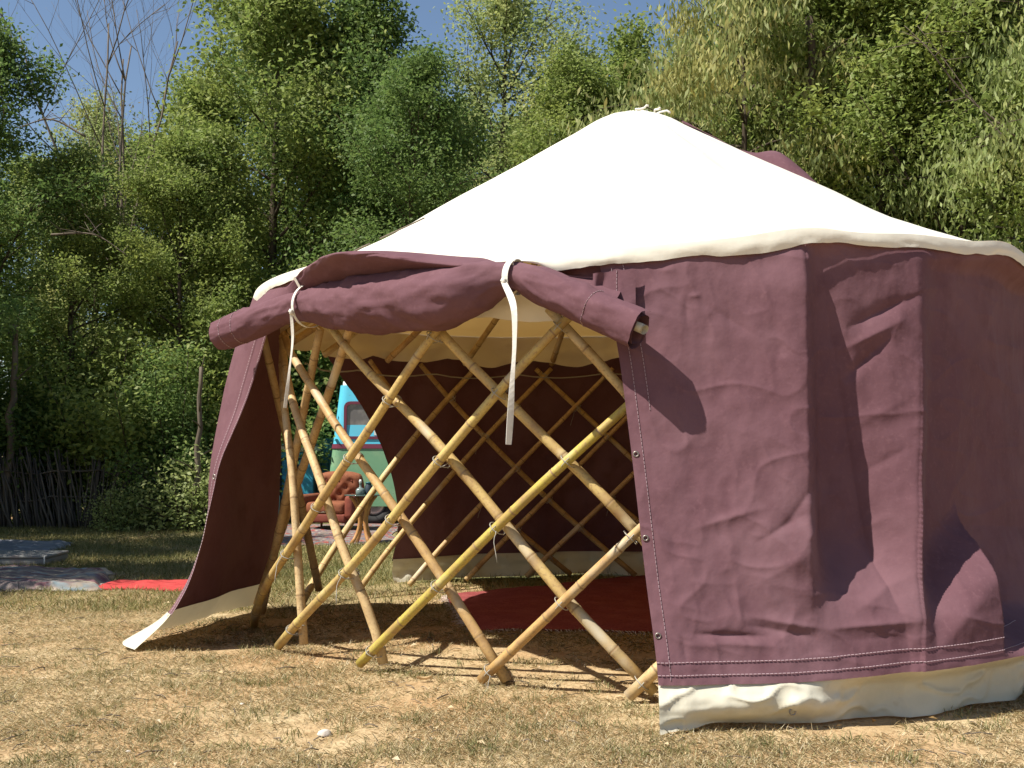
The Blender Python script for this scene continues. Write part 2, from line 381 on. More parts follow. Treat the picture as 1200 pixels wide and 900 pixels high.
# small repair slits stitched on the roof
def roof_pt(th, t, off):
    z = roof_z(np.array([th]), np.array([[t]]))[0, 0]
    p = pol(th, R_EAVE + (R_TOP - R_EAVE) * t, z + off); return p
for (t0, a0, t1, a1) in ((.30, -66, .40, -61), (.20, -74, .27, -65)):
    pts = [roof_pt(a0 + (a1 - a0) * k / 6, t0 + (t1 - t0) * k / 6, .012) for k in range(7)]
    V, F = tubeVF(pts, .005, 6)
    wpart('roof_seam', V, F, M['dead_bark'], roof, yurt)
# smoke flap of plum canvas lying on the right rear of the roof
A, B = np.meshgrid(np.linspace(66, 140, 50), np.linspace(.52, .92, 40), indexing='ij')
fl = roof_z(A[:, 0], B); u = (A - 66) / 74; v = (B - .52) / .40
bumpf = (.19 * np.exp(-((v - .30) / .20) ** 2) * sstep(0, .16, v) + .03 * np.exp(-((v - .96) / .08) ** 2)) * np.sin(np.pi * np.clip(u, 0, 1)) ** .5 + .012 + .02 * vnoise(u * 5, v * 5, 3, 2) * sstep(0, .1, v)
FV = pol(A, R_EAVE + (R_TOP - R_EAVE) * B, 0); FV[..., 2] = fl + bumpf
wpart('smoke_flap', FV, gridF(50, 40), M['purple'], yurt, yurt)

# wall canvas -------------------------------------------------------
WALLZ0 = .20
def seg_d(px, py, a, b):
    ax, ay = a; bx, by = b; dx, dy = bx - ax, by - ay; l = math.hypot(dx, dy)
    t = ((px - ax) * dx + (py - ay) * dy) / (l * l); tc = np.clip(t, 0, 1)
    cx, cy = ax + tc * dx, ay + tc * dy
    s = ((px - cx) * -dy + (py - cy) * dx) / l
    e = np.hypot(px - cx, py - cy)
    return s, e, np.sin(np.pi * np.clip(tc, 0, 1))
CREASE = [((995, 386), (1088, 338), 10, -.035), ((990, 412), (1062, 372), 9, .022), ((1000, 446), (1048, 392), 9, -.03),
          ((916, 620), (957, 556), 9, -.016), ((884, 636), (945, 598), 8, -.014), ((806, 622), (902, 592), 8, .012),
          ((806, 743), (908, 747), 5, -.022), ((806, 753), (930, 758), 6, .010), ((872, 722), (972, 738), 8, .018), ((872, 732), (960, 748), 7, -.014),
          ((862, 680), (870, 738), 7, .012), ((815, 350), (900, 402), 7, -.006), ((803, 346), (806, 382), 5, -.008), ((806, 348), (822, 346), 4, .008),
          ((768, 300), (788, 304), 5, -.010), ((770, 318), (792, 316), 6, .007), ((800, 640), (824, 700), 9, .008), ((778, 610), (800, 660), 8, -.008),
          ((798, 742), (806, 780), 6, -.012), ((965, 738), (1085, 726), 7, .018), ((985, 752), (1080, 742), 9, -.008), ((1000, 720), (1080, 668), 12, .02),
          ((830, 440), (880, 560), 16, .006), ((760, 560), (860, 470), 18, .006), ((780, 480), (850, 640), 18, -.006), ((1010, 500), (1060, 470), 10, .010),
          ((1020, 560), (1072, 520), 9, -.010), ((1010, 640), (1060, 600), 10, .012), ((880, 690), (955, 640), 12, .010), ((760, 700), (840, 720), 10, .007),
          ((1090, 430), (1110, 700), 14, .012), ((1150, 330), (1160, 620), 14, .014), ((850, 300), (858, 420), 14, -.006), ((905, 300), (912, 520), 16, -.008)]
def wall_r(th, v):
    """radius of the canvas, v 0 at the rim and 1 at the ground"""
    fr = np.exp(-(np.maximum(0, np.abs(wrap(th - 15)) - 45) / 40) ** 2)
    base = 2.605 + (.30 + .17 * fr) * (.72 * v + .28 * v ** 3)
    return base
def wall_surface(th, v):
    zt = zrim(np.asarray(th)[:, 0] if np.ndim(th) == 2 else th)
    zt = zt[:, None] if np.ndim(th) == 2 else zt
    z = (zt - .02) * (1 - v)
    r = wall_r(th, v)
    p = pol(th, r, 0); p[..., 2] = z
    px, py = proj(p); front = (np.abs(wrap(th - 15)) < 60)
    vv = np.clip((py - 270) / 500, 0, 1)
    rg = 944 + 8 * vv                                            # the long fold
    wdt = 16 + 118 * vv
    depth = (.022 + .22 * vv) * (1 - .97 * sstep(.70, .93, vv))
    rise = .05 * sstep(0, .12, v) * np.exp(-(np.maximum(0, rg - px) / 70) ** 2) * (px <= rg) - (depth + .05) * (px <= rg) * sstep(-8, 16 + 30 * vv, px - rg)
    rdg0 = .05 * (1 - sstep(.72, .95, vv)) * sstep(0, .12, v); rise = rise * (1 - sstep(.72, .95, vv))
    fall = np.where(px > rg, rdg0 - (depth + rdg0) * sstep(-8, 16 + 30 * vv, px - rg) + (depth + .02) * np.clip((px - rg - .86 * wdt) / (134 - .86 * wdt), 0, 1) ** .8, 0)
    fall = np.where(px > 1078, .02, fall)
    off = rise + fall
    s0 = np.interp(px, [1072, 1095, 1130, 1166, 1176, 1200, 1260], [.84, .80, .70, .63, .84, .88, .88])
    off = off - (.10 + .24 * np.clip(vv / .7, 0, 1)) * (.45 * sstep(1072, 1110, px) + .55 * sstep(1080, 1230, px)) * (1 - sstep(s0, np.minimum(s0 + .2, 1), vv)) * sstep(0, .07, v)
    off = off + .02 * sstep(.74, .9, vv) * np.exp(-((px - 1110) / 75) ** 2) * (1 - sstep(.90, 1.0, vv))
    off = off + .022 * np.sin((px - 740) / 30.0) * (.35 + .65 * np.abs(1 - 2 * vv)) * (px < 930) * .35
    for a, b, w, amp in CREASE:
        s, e, env = seg_d(px, py, a, b)
        off = off + amp * .8 * np.exp(-(np.abs(e) / (w * .8)) ** 1.3) * env
    rdg = 1 - np.abs(vnoise(px / 95 + py / 260, py / 70 - px / 300, 91, 2)) * 2.2
    rdg2 = 1 - np.abs(vnoise(px / 40 - py / 90, py / 55, 93, 2)) * 2.2
    off = off + .0055 * np.clip(rdg, 0, 1) ** 4 + .003 * np.clip(rdg2, 0, 1) ** 3 + .004 * vnoise(px / 22, py / 26, 95, 2)
    fw = 1 - sstep(40, 60, np.abs(wrap(th - 15)))
    off = np.where(front, off, 0) * fw
    ph = np.radians(th)
    off = off + (1 - fw) * (.035 * np.sin(ph * 18) * v ** .5 + .03 * vnoise(ph * 9, v * 3, 21, 3))
    off = off + .010 * vnoise(ph * 14, v * 5, 31, 4)
    top = sstep(0, .05, v)
    r = r + off * top
    p2 = pol(th, r, 0); p2[..., 2] = z
    return p2
# front right panel and the rest of the wall round to the rear left opening
EDGE_R = [(0, -10.2), (.2, -8.2), (.4, -7.0), (.7, -5.6), (.9, -4.7), (1, -4.6)]
EDGE_B = [(0, 250), (.12, 243), (.3, 233), (.5, 225.5), (.65, 222.5), (1, 222.3)]
def seamf(th): return 1 - .026 * sstep(0, 42, wrap(th)) * (1 - sstep(70, 120, wrap(th)))
def wall_patch(u_edge0, u_edge1, nu, v0, v1, nv):
    vs = np.linspace(v0, v1, nv); a = catmull(u_edge0, vs); b = catmull(u_edge1, vs)
    u = np.linspace(0, 1, nu)[:, None]
    th = a[None] + (b - a)[None] * u
    return th, vs[None] * seamf(th)
VS = 1 - WALLZ0 / 2.2
E60 = [(0, 62), (1, 62)]
NU, NV = 520, 300
th, v = wall_patch(EDGE_R, E60, NU, 0, VS, NV)
WF = wall_surface(th, v)
wall = wpart('front_wall_panel', WF, gridF(NU, NV), M['purple'], yurt, yurt)
wall['label'] = 'sunlit plum canvas panel with creases and a tall shaded fold'
th, v = wall_patch(E60, EDGE_B, 300, 0, VS, 60)
WB = wall_surface(th, v)
wallb = wpart('rear_wall_panel', WB, gridF(300, 60), M['purple'], yurt, yurt)
# cream groundsheet skirts
def skirt(edge0, edge1, nu, nv, root_panel, flare):
    vs = np.linspace(0, 1, nv); u = np.linspace(0, 1, nu)
    a0 = catmull(edge0, np.array([VS - .004]))[0]; a1 = catmull(edge1, np.array([VS - .004]))[0]
    th = np.broadcast_to((a0 + (a1 - a0) * u)[:, None], (nu, nv)).copy()
    W = vs[None]
    p = wall_surface(th, (VS - .006) * seamf(th))
    r = np.hypot(p[..., 0] - CX, p[..., 1] - CY) - .012
    crl = 1.0 if flare > .9 else 0.0; flare = 1 - .6 * sstep(40, 80, wrap(th)) * np.ones_like(th); flare = np.where(np.abs(wrap(th)) > 90, .4, flare)
    wn_ = vnoise(th * .22, W * 2.0, 15, 3)
    r = r + .02 * flare * W + .03 * wn_ * W + .02 * np.sin(np.radians(th) * 34 + W * 2) * W
    rt = sstep(6.5, 15, th) * (1 - .75 * sstep(40, 70, th))
    r = r + (1 - rt) * flare * (.03 * sstep(0, .45, W) - .08 * sstep(.5, 1, W)) - rt * flare * .13 * sstep(0, .4, W)
    curl = np.exp(-np.abs(th - a0) / 2.2)
    r = r + crl * .17 * curl * W ** 2
    q = pol(th, r, 0)
    zg = gz(q[..., 0], q[..., 1])
    q[..., 2] = p[..., 2] * (1 - W) + W * (zg + .012 + .02 * np.clip(vnoise(th * .18, W * 0, 17, 2), 0, 1))
    rk = np.clip(1 - np.abs(vnoise(th * .30 + W * 1.2, W * 1.6 - th * .12, 19, 2)) * 2.4, 0, 1) ** 2
    nx = q[..., :2] - np.array([CX, CY]); nx /= np.linalg.norm(nx, axis=-1)[..., None]
    q[..., :2] += nx * (.022 * rk * np.sin(np.pi * np.clip(W * 1.0, 0, 1)) ** .5)[..., None]
    q[..., 2] += .012 * np.sin(np.pi * W) * wn_
    return q
SK = skirt(EDGE_R, E60, 260, 26, wall, 1.0)
sk1 = wpart('skirt', SK, gridF(260, 26), M['cream'], wall, yurt)
SK2 = skirt(E60, EDGE_B, 240, 12, wallb, .4)
wpart('skirt', SK2, gridF(240, 12), M['cream'], wallb, yurt)
# stitched hems: lines of thread a little proud of the canvas
def stitch(line, parent, rad=.0022, name='stitching', dash=.018):
    line = np.asarray(line); d = np.r_[0, np.cumsum(np.linalg.norm(np.diff(line, axis=0), axis=1))]
    n = int(d[-1] / dash); mb = MB()
    for k in range(n):
        s0, s1 = k * dash, k * dash + dash * .72
        pts = [np.array([np.interp(s, d, line[:, i]) for i in range(3)]) for s in (s0, (s0 + s1) / 2, s1)]
        mb.tube(pts, rad, 3, cap=False)
    return wpart(name, np.concatenate(mb.V), mb.F, M['thread'], parent, yurt)
def outward(p, d):
    q = np.array(p); n = q - np.array([CX, CY, 0]); n[..., 2] = 0
    n /= np.linalg.norm(n, axis=-1)[..., None]; return q + n * d
stitch(outward(WF[8, 10:], .003), wall); stitch(outward(WF[17, :118], .003), wall)
stitch(outward(WF[:320, 285], .004), wall); stitch(outward(WF[:320, 293], .004), wall)
# long zip gap: dark folded strip beside the doorway
for (i, j) in ((3, 146), (3, 204), (3, 268)):
    c = outward(WF[i, j], .004); n = outward(WF[i, j], 1) - np.array(WF[i, j])
    me = bpy.data.meshes.new('eyelet'); bm = bmesh.new()
    V, F = tubeVF([(.011 * math.cos(a), .011 * math.sin(a), 0) for a in np.linspace(0, 2 * math.pi, 17)], .0035, 6, cap=False, up=(0, 0, 1))
    o = obj('eyelet', mesh('eyelet', V, F, M['brass']), wall, c - ORG[yurt.name])
    o.rotation_euler = Vector(n).to_track_quat('Z', 'Y').to_euler()
c = outward(SK[42, 17], .006); n = outward(SK[42, 17], 1) - SK[42, 17]
V, F = tubeVF([(.013 * math.cos(a), .013 * math.sin(a), 0) for a in np.linspace(0, 2 * math.pi, 17)], .004, 6, cap=False, up=(0, 0, 1))
o = obj('eyelet', mesh('eyelet', V, F, M['brass']), sk1, c - ORG[yurt.name]); o.rotation_euler = Vector(n).to_track_quat('Z', 'Y').to_euler()
# overlapped upper strip near the doorway (a folded hem that stands off the panel)
A, B = np.meshgrid(np.linspace(-10.6, -6.3, 26), np.linspace(.040, .17, 24), indexing='ij')
S = wall_surface(A, B); un = (A + 10.6) / 4.3
S = outward(S, 0.02 * np.ones(1)) + 0
S = outward(S, .0) ; n = S - np.array([CX, CY, 0]); n[..., 2] = 0; n /= np.linalg.norm(n, axis=-1)[..., None]
S = S + n * (.02 * np.sin(np.pi * un * .5 + .3) + .022 * np.exp(-((un - .18) / .09) ** 2) * np.sin(B * 60) + .02 * np.exp(-((un - .05) / .1) ** 2))[..., None]
hem = wpart('door_hem', S, gridF(26, 24), M['purple'], yurt, yurt)
stitch(outward(S[14, :], .003), hem)

# left door flap swept open -------------------------------------------------------
FLAP = [  # z, free edge, middle, back end
    (2.17, [(-1.37, 6.56), (-1.60, 6.95), (-1.72, 7.45), (-1.73, 7.9), (-1.70, 8.2)]),
    (1.80, [(-1.52, 6.70), (-1.72, 6.95), (-1.83, 7.4), (-1.80, 7.9), (-1.72, 8.25)]),
    (1.44, [(-1.635, 6.75), (-1.80, 6.95), (-1.89, 7.35), (-1.84, 7.9), (-1.74, 8.3)]),
    (1.12, [(-1.755, 6.72), (-1.86, 6.92), (-1.92, 7.3), (-1.86, 7.9), (-1.76, 8.4)]),
    (0.61, [(-1.87, 6.70), (-1.93, 6.98), (-1.95, 7.4), (-1.88, 8.0), (-1.80, 8.5)]),
    (0.33, [(-1.96, 6.70), (-2.015, 6.86), (-2.00, 7.4), (-1.92, 8.0), (-1.84, 8.5)]),
    (0.15, [(-2.08, 6.70), (-2.135, 6.84), (-2.05, 7.45), (-1.95, 8.0), (-1.86, 8.5)]),
    (0.0, [(-2.24, 6.68), (-2.34, 6.82), (-2.14, 7.5), (-2.00, 8.05), (-1.89, 8.45)])]
FLAP = FLAP[::-1]
def flap(z0, z1, nz_, ns):
    zs = np.linspace(z0, z1, nz_); rows = catmull([(z, np.array(p)) for z, p in FLAP], zs)
    ss = np.linspace(0, 1, ns); out = np.zeros((ns, nz_, 3))
    for j in range(nz_):
        pts = catmull([(k / 4, rows[j][k]) for k in range(5)], ss)
        out[:, j, :2] = pts; out[:, j, 2] = zs[j]
    w = .018 * np.sin(ss * 15)[:, None] * np.clip(ss * 3, 0, 1)[:, None] + .012 * vnoise(ss[:, None] * 7, zs[None] * 2.5, 41, 3)
    out[..., 0] += w
    return out
FP = flap(.19, 2.17, 110, 90)
lf = wpart('door_flap', FP, gridF(90, 110), M['purple'], yurt, yurt)
lf['label'] = 'left door curtain swept outward showing its dark inner face'
FS = flap(.0, .205, 12, 90); FS[..., 0] -= .006
FS[..., 2] = FS[..., 2] + .10 * (np.linspace(0, 1, 90)[:, None] > -1) * sstep(0, .35, np.linspace(0, 1, 90))[:, None] * (1 - FS[..., 2] / .205) * .35
FS[..., 2] += np.maximum(gz(FS[..., 0], FS[..., 1]), -.01) + .012
fs = wpart('skirt', FS, gridF(90, 12), M['cream'], lf, yurt)
ln = FP[8, :].copy(); ln[:, 0] -= .006; ln[:, 1] -= .004
stitch(ln, lf); ln = FP[1, :].copy(); ln[:, 1] -= .004; stitch(ln, lf)
c = FP[4, 46] + np.array([-.004, -.006, 0])
o = obj('eyelet', mesh('eyelet', V, F, M['brass']), lf, c - ORG[yurt.name]); o.rotation_euler = (R_(90), 0, R_(-40))

# rolled-up door canvas over the opening -------------------------------------------------------
PATH = [(258, 394, 6.62, .100), (300, 379, 6.48, .105), (345, 361, 6.30, .088), (400, 359, 6.02, .148), (470, 355, 5.70, .172), (540, 345, 5.44, .156),
        (585, 328, 5.36, .095), (606, 325, 5.30, .070), (630, 334, 5.25, .092), (670, 352, 5.16, .098), (710, 370, 5.07, .095), (750, 387, 4.99, .102)]
ctrl = np.array([np.r_[P(a, b, c), d] for a, b, c, d in PATH])
kx = np.r_[0, np.cumsum(np.linalg.norm(np.diff(ctrl[:, :3], axis=0), axis=1))]
NS = 150; sp = np.linspace(0, kx[-1], NS)
cv = catmull(list(zip(kx, ctrl)), sp); cpt, crad = cv[:, :3], cv[:, 3]
Tn = np.gradient(cpt, axis=0); Tn /= np.linalg.norm(Tn, axis=1)[:, None]
N1 = np.cross(Tn, (0, 0, 1)); N1 /= np.linalg.norm(N1, axis=1)[:, None]     # points outward/inward
if N1[NS // 2, 1] > 0: N1 = -N1
N2 = np.cross(N1, Tn); N2[N2[:, 2] < 0] *= -1
def spiral(a0, a1, n, r0, r1, s0, s1, wr=1.0):
    ph = np.linspace(a0, a1, n); rr = np.linspace(r0, r1, n)
    ii = np.arange(s0, s1)
    rad = crad[ii][:, None] * rr[None]
    wrk = (.10 * vnoise(sp[ii][:, None] * 5 + np.cos(ph)[None] * 1.3, np.sin(ph)[None] * 1.6 + sp[ii][:, None] * 2.2, 51, 4)
           + .05 * np.sin(ph[None] * 3 + sp[ii][:, None] * 9) * (np.exp(-((sp[ii] - sp[35]) / .22) ** 2) + np.exp(-((sp[ii] - sp[112]) / .16) ** 2) * 1.6)[:, None]) * wr
    rdgw = 1 - np.abs(vnoise(sp[ii][:, None] * 4.5 + ph[None] * .5, np.sin(ph)[None] * 2.2 - sp[ii][:, None] * 2.5 + 0 * ph[None], 57, 2)) * 2.2
    rad = rad * (1 + wrk + .10 * wr * np.clip(rdgw, 0, 1) ** 3)
    sag = np.where(np.sin(ph) < 0, 1.0, 1.0)
    return cpt[ii][:, None] + rad[..., None] * (np.cos(ph)[None, :, None] * N1[ii][:, None] + (np.sin(ph) * sag)[None, :, None] * N2[ii][:, None])
SP = spiral(math.pi * .62, math.pi * .62 - 2 * math.pi * 1.9, 110, 1.0, .55, 0, NS)
roll = wpart('rolled_door', SP, gridF(NS, 110), M['purple'], yurt, yurt)
roll['label'] = 'door canvas rolled up and tied above the opening'
SI = spiral(0.9, .9 - 2 * math.pi * 1.3, 70, .50, .30, 0, NS, .3)
SI = cpt[:, None] + (SI - cpt[:, None]) - (.45 * ((SI - cpt[:, None]) * N2[:, None]).sum(-1))[..., None] * N2[:, None] + .12 * crad[:, None, None] * N2[:, None]
e = Tn[-1] * .02; SI[-6:] += e * np.linspace(0, 1, 6)[:, None, None]
wpart('skirt', SI, gridF(NS, 70), M['cream'], roll, yurt)
for k in (4, 9, NS - 14):
    ring = SP[k, :50] + (SP[k, :50] - cpt[k]) * .02
    stitch(ring, roll)
# canvas between the eave and the roll
nb = 40
eth = np.array([math.degrees(math.atan2(p[0] - CX, CY - p[1])) for p in cpt])
tw_ = proj(cpt)[0]; over = sstep(325, 430, tw_) * (1 - sstep(560, 612, tw_))
topP = pol(eth, 2.60 + .0 * over, 0); topP[:, 2] = zrim(eth) - .035
topP += over[:, None] * (pol(eth, np.full(NS, 2.60), 0) - pol(eth, np.full(NS, 2.60), 0)) + np.array([0, 0, 1.0]) * (.06 * over)[:, None]
botP = cpt + crad[:, None] * (.80 * N2 + .25 * N1)
sel = np.arange(12, NS - 8)
tt = np.linspace(0, 1, nb)
midP = pol(eth, np.full(NS, 2.71), 0); midP[:, 2] = zrim(eth) - .03
lin = .5 * (topP + botP); midP = lin * (1 - over)[:, None] + midP * over[:, None]
t3 = tt[None, :, None]
DR = topP[sel][:, None] * (2 * (t3 - .5) * (t3 - 1)) + midP[sel][:, None] * (4 * t3 * (1 - t3)) + botP[sel][:, None] * (2 * t3 * (t3 - .5))
su = sp[sel] / sp[-1]
bul = (.05 * np.sin(np.pi * tt)[None] * (sstep(.16, .4, su) * (1 - sstep(.52, .67, su)))[:, None] * (1 + .9 * vnoise(su[:, None] * 14, tt[None] * 3 + su[:, None] * 9, 61, 3))
       - .10 * np.sin(np.pi * tt)[None] * sstep(.67, .74, su)[:, None])
DR = DR + N1[sel][:, None] * bul[..., None] + np.array([0, 0, 1.0]) * (.015 * np.sin(np.pi * tt)[None] * (sstep(.25, .45, su) * (1 - sstep(.5, .66, su)))[:, None])[..., None]
wpart('door_drape', DR, gridF(len(sel), nb), M['purple'], yurt, yurt)
# cotton ties: loop round the roll and a hanging tail
def ribbon(pts, w, name, parent, twist=None, thick=.0015, wax=(1, 0, 0)):
    pts = np.asarray(pts, float); n = len(pts)
    T = np.gradient(pts, axis=0); T /= np.linalg.norm(T, axis=1)[:, None]
    W = np.broadcast_to(np.array(wax, float), (n, 3)).copy() if np.ndim(wax) == 1 else np.array(wax)
    tw = np.zeros(n) if twist is None else np.asarray(twist)
    W -= (W * T).sum(1)[:, None] * T; W /= np.linalg.norm(W, axis=1)[:, None]
    Bn = np.cross(T, W); W2 = np.cos(tw)[:, None] * W + np.sin(tw)[:, None] * Bn; B2 = np.cross(T, W2)
    ww = np.broadcast_to(w, (n,))[:, None] / 2
    V = np.stack([pts - W2 * ww - B2 * thick, pts + W2 * ww - B2 * thick, pts + W2 * ww + B2 * thick, pts - W2 * ww + B2 * thick], 1).reshape(-1, 3)
    F = []
    for i in range(n - 1):
        for j in range(4): F.append((i * 4 + j, i * 4 + (j + 1) % 4, i * 4 + 4 + (j + 1) % 4, i * 4 + 4 + j))
    F += [(3, 2, 1, 0), tuple((n - 1) * 4 + j for j in range(4))]
    return wpart(name, V, F, M['ribbon'], parent, yurt, smooth=False)
def tie(sx_px, tail, w, label):
    k = int(np.argmin(np.abs(proj(cpt)[0] - sx_px)))
    a = np.linspace(math.pi * .75, math.pi * .75 - 2 * math.pi, 40)
    loop = cpt[k] + (crad[k] * 1.13 + .006) * (np.cos(a)[:, None] * N1[k] + np.sin(a)[:, None] * N2[k])
    loop = np.concatenate([[pol(eth[k], 2.64, zrim(eth[k])[0] - .01) if np.ndim(zrim(eth[k])) else loop[0]], loop])
    r = ribbon(loop[1:], w, 'door_tie', yurt, wax=Tn[k]); r['label'] = label
    kn = cpt[k] + (crad[k] * 1.13 + .012) * N1[k] - .45 * crad[k] * N2[k]
    # short piece up to the eave
    eav = pol(eth[k], 2.66, 0); eav[2] = zrim(eth[k])[0] - .05
    pts = np.linspace(eav, cpt[k] + crad[k] * 1.15 * (math.cos(.9) * N1[k] + math.sin(.9) * N2[k]), 8)
    ribbon(pts, w, 'tie_upper', r, wax=Tn[k])
    tl = np.array([kn] + [P(*q) for q in tail]); kk = np.r_[0, np.cumsum(np.linalg.norm(np.diff(tl, axis=0), axis=1))]
    pts = catmull(list(zip(kk, tl)), np.linspace(0, kk[-1], 30))
    sw = np.linspace(0, 1, 30)
    ribbon(pts, w * (.75 + .2 * np.sin(sw * 9)), 'tie_tail', r, twist=.5 * np.sin(sw * 5.0))
    V, F = tubeVF(kn + np.stack([np.linspace(-.012, .012, 5), np.zeros(5), .006 * np.sin(np.linspace(0, 6, 5))], 1), [.006, .013, .015, .013, .006], 8)
    wpart('tie_knot', V, F, M['ribbon'], r, yurt)
tie(362, [(343, 395, 6.14), (339, 435, 6.14), (334, 478, 6.14)], .020, 'short white cotton tie near the left end of the roll')
tie(604, [(602, 360, 5.12), (603, 400, 5.12), (600, 450, 5.12), (598, 490, 5.12), (596, 521, 5.12)], .034, 'long white cotton tie hanging in front of the lattice')

# bamboo lattice -------------------------------------------------------
RF = [(-180, 2.60), (-120, 2.58), (-88, 2.60), (-64, 2.47), (-45, 2.31), (-25, 2.28), (-6, 2.43), (12, 2.42), (28, 2.28), (60, 2.30), (90, 2.55), (180, 2.60)]
def lat_r(th, z):
    f = np.clip(z / 1.9, 0, 1); w_ = wrap(th); return catmull(RF, np.atleast_1d(w_))[0] * (1 - f) + (2.47 - .24 * float(sstep(12, 26, w_) * (1 - sstep(62, 85, w_)))) * f
def hit(px, py):
    best = None
    for Y in np.arange(4.6, 9.0, .01):
        p = P(px, py, Y); dx, dy = p[0] - CX, CY - p[1]
        r = math.hypot(dx, dy); th = math.degrees(math.atan2(dx, dy))
        d = r - lat_r(th, max(p[2], 0))
        if best is None or d < best[0] - 1e-4: best = (d, th, p[2])
        if d <= 0: break
    return best[1], best[2]
def bamboo_pole(path, rad, seed, green=0.0, ends=True):
    rg = np.random.default_rng(seed)
    path = np.asarray(path, float); d = np.r_[0, np.cumsum(np.linalg.norm(np.diff(path, axis=0), axis=1))]
    joints = []; s = rg.uniform(.05, .3)
    while s < d[-1]: joints.append(s); s += rg.uniform(.24, .36)
    st = [0.0]; jt = [0.0]; rr = [1.0]
    base = np.linspace(0, d[-1], 14)
    pts = [(x, 0.0, 1.0) for x in base]
    for j in joints:
        pts += [(j - .014, 0, 1.0), (j - .006, .1, 1.08), (j - .0025, 1, 1.05), (j + .0025, 1, 1.01), (j + .007, .1, 1.07), (j + .016, 0, 1.0)]
    pts = sorted(p for p in pts if 0 <= p[0] <= d[-1])
    keep = [pts[0]]
    for p in pts[1:]:
        if p[0] - keep[-1][0] > .002: keep.append(p)
    ss = np.array([k[0] for k in keep]); J = np.array([k[1] for k in keep]); K = np.array([k[2] for k in keep])
    line = catmull(list(zip(d, path)), ss)
    bend = .012 * np.sin(ss * rg.uniform(1.5, 3) + rg.uniform(0, 6)); line[:, 2] += bend * .5; line[:, 0] += bend * .4
    tap = np.linspace(1.08, .88, len(ss))
    n = 10
    V, F = tubeVF(line, rad * K * tap, n, cap=True)
    return V, F, np.repeat(J, n), np.full(len(V), green), line
POLES = []   # (name-dir, list of (th,z) , green)
TR = {  # traced poles
 ('f', 0): [(295, 727), (348, 643), (407, 549), (440, 502), (527, 372)],
 ('f', 1): [(333, 757), (440, 640), (547, 508), (660, 380)],
 ('f', 2): [(428, 778), (511, 693), (590, 613), (667, 540), (712, 500), (745, 467)],
 ('f', 3): [(567, 798), (610, 755), (672, 695), (755, 614)],
 ('f', 4): [(736, 817), (775, 777)],
 ('b', 0): [(768, 812), (715, 755), (675, 715), (593, 620), (533, 548), (488, 498), (380, 377)],
 ('b', 1): [(592, 799), (562, 752), (519, 687), (491, 644), (440, 571), (407, 523), (357, 440), (327, 392)],
 ('b', 2): [(445, 779), (431, 717), (407, 667), (393, 629), (367, 549), (343, 493)],
 ('b', 3): [(350, 757), (347, 717), (343, 629), (338, 547), (332, 502), (326, 455), (317, 410)],
 ('b', 4): [(754, 636), (720, 596), (664, 537), (621, 497), (587, 460), (552, 430), (520, 397)],
 ('b', 5): [(737, 467), (715, 440), (662, 387), (640, 362)]}
trace_idx = {}
def extend(tz, dth):
    """prolong a traced pole to foot z~0 and top z~1.93"""
    tz = sorted(tz, key=lambda q: q[1])
    sl = dth / 1.93
    if tz[-1][1] < 1.86:
        th, z = tz[-1]; tz.append((th + sl * (1.93 - z) * .5, z + (1.93 - z) * .5)); tz.append((th + sl * (1.93 - z), 1.93))
    if tz[0][1] > .05:
        th, z = tz[0]; tz.insert(0, (th - sl * (z - .02), .02))
    return tz
poles = []
for (kd, i), pts in TR.items():
    tz = [hit(*p) for p in pts]
    tz = [(a, max(z, .015)) for a, z in tz]
    poles.append((kd, extend(tz, 49 if kd == 'f' else -44), 1.0 if (kd, i) == ('f', 2) else (.35 if (kd, i) in (('f', 0), ('f', 1)) else 0.0)))
for k in range(18):      # the remaining poles round the ring, set closer at the back
    a = 13 + 13.4 * k
    if a > 196: break
    poles.append(('f', [(a, .02), (a + 16, .63), (a + 32, 1.28), (a + 48, 1.93)], 0.0))
for k in range(19):
    a = 36 + 13.4 * k
    if a > 240: break
    poles.append(('b', [(a, .02), (a - 15, .63), (a - 30, 1.28), (a - 45, 1.93)], 0.0))
for a in (-106,): poles.append(('b', [(a, .02), (a - 15, .63), (a - 30, 1.28), (a - 45, 1.93)], 0.0))
poles.append(('line', [tuple(P(301, 708, 8.3)), tuple(P(416, 368, 6.05))], 0.0))
poles.append(('line', [tuple(P(307, 716, 7.9)), tuple(P(376, 385, 6.45))], 0.0)); poles.append(('line', [tuple(P(374, 690, 8.4)), tuple(P(304, 372, 7.1))], 0.0))
pole_objs = []
tie_me = []
for q in range(4):
    mb = MB(); rg = np.random.default_rng(90 + q); rr = .043
    for ax in (0, 1):
        a = np.linspace(0, 2 * math.pi * 1.2, 22)
        pts = np.stack([rr * np.cos(a), np.linspace(-.005, .005, 22), rr * 1.25 * np.sin(a)], 1)
        ro = Matrix.Rotation(R_(45 + 90 * ax), 3, 'Y')
        # loops wrap the crossing diagonally
        c = np.cos(R_(45 + 90 * ax)); s = np.sin(R_(45 + 90 * ax))
        x, y, z = pts[:, 1] * 1.0, pts[:, 0] * 1.5, pts[:, 2] * .8
        pts = np.stack([x * c + z * s, y, -x * s + z * c], 1)
        mb.tube(pts, .0025, 5)
    p = [np.array([rg.uniform(-.02, .02), -.062, rg.uniform(-.02, .0)])]
    d = np.array([rg.uniform(-.02, .02), -.012, -.01])
    for j in range(6):
        d = d + np.array([rg.normal(0, .006), rg.normal(0, .004), -.006]); p.append(p[-1] + d * .8)
    if q == 3: mb.tube(p, .0022, 4)
    tie_me.append(mb.me('string_tie', M['string']))
front_lines = {'f': [], 'b': []}
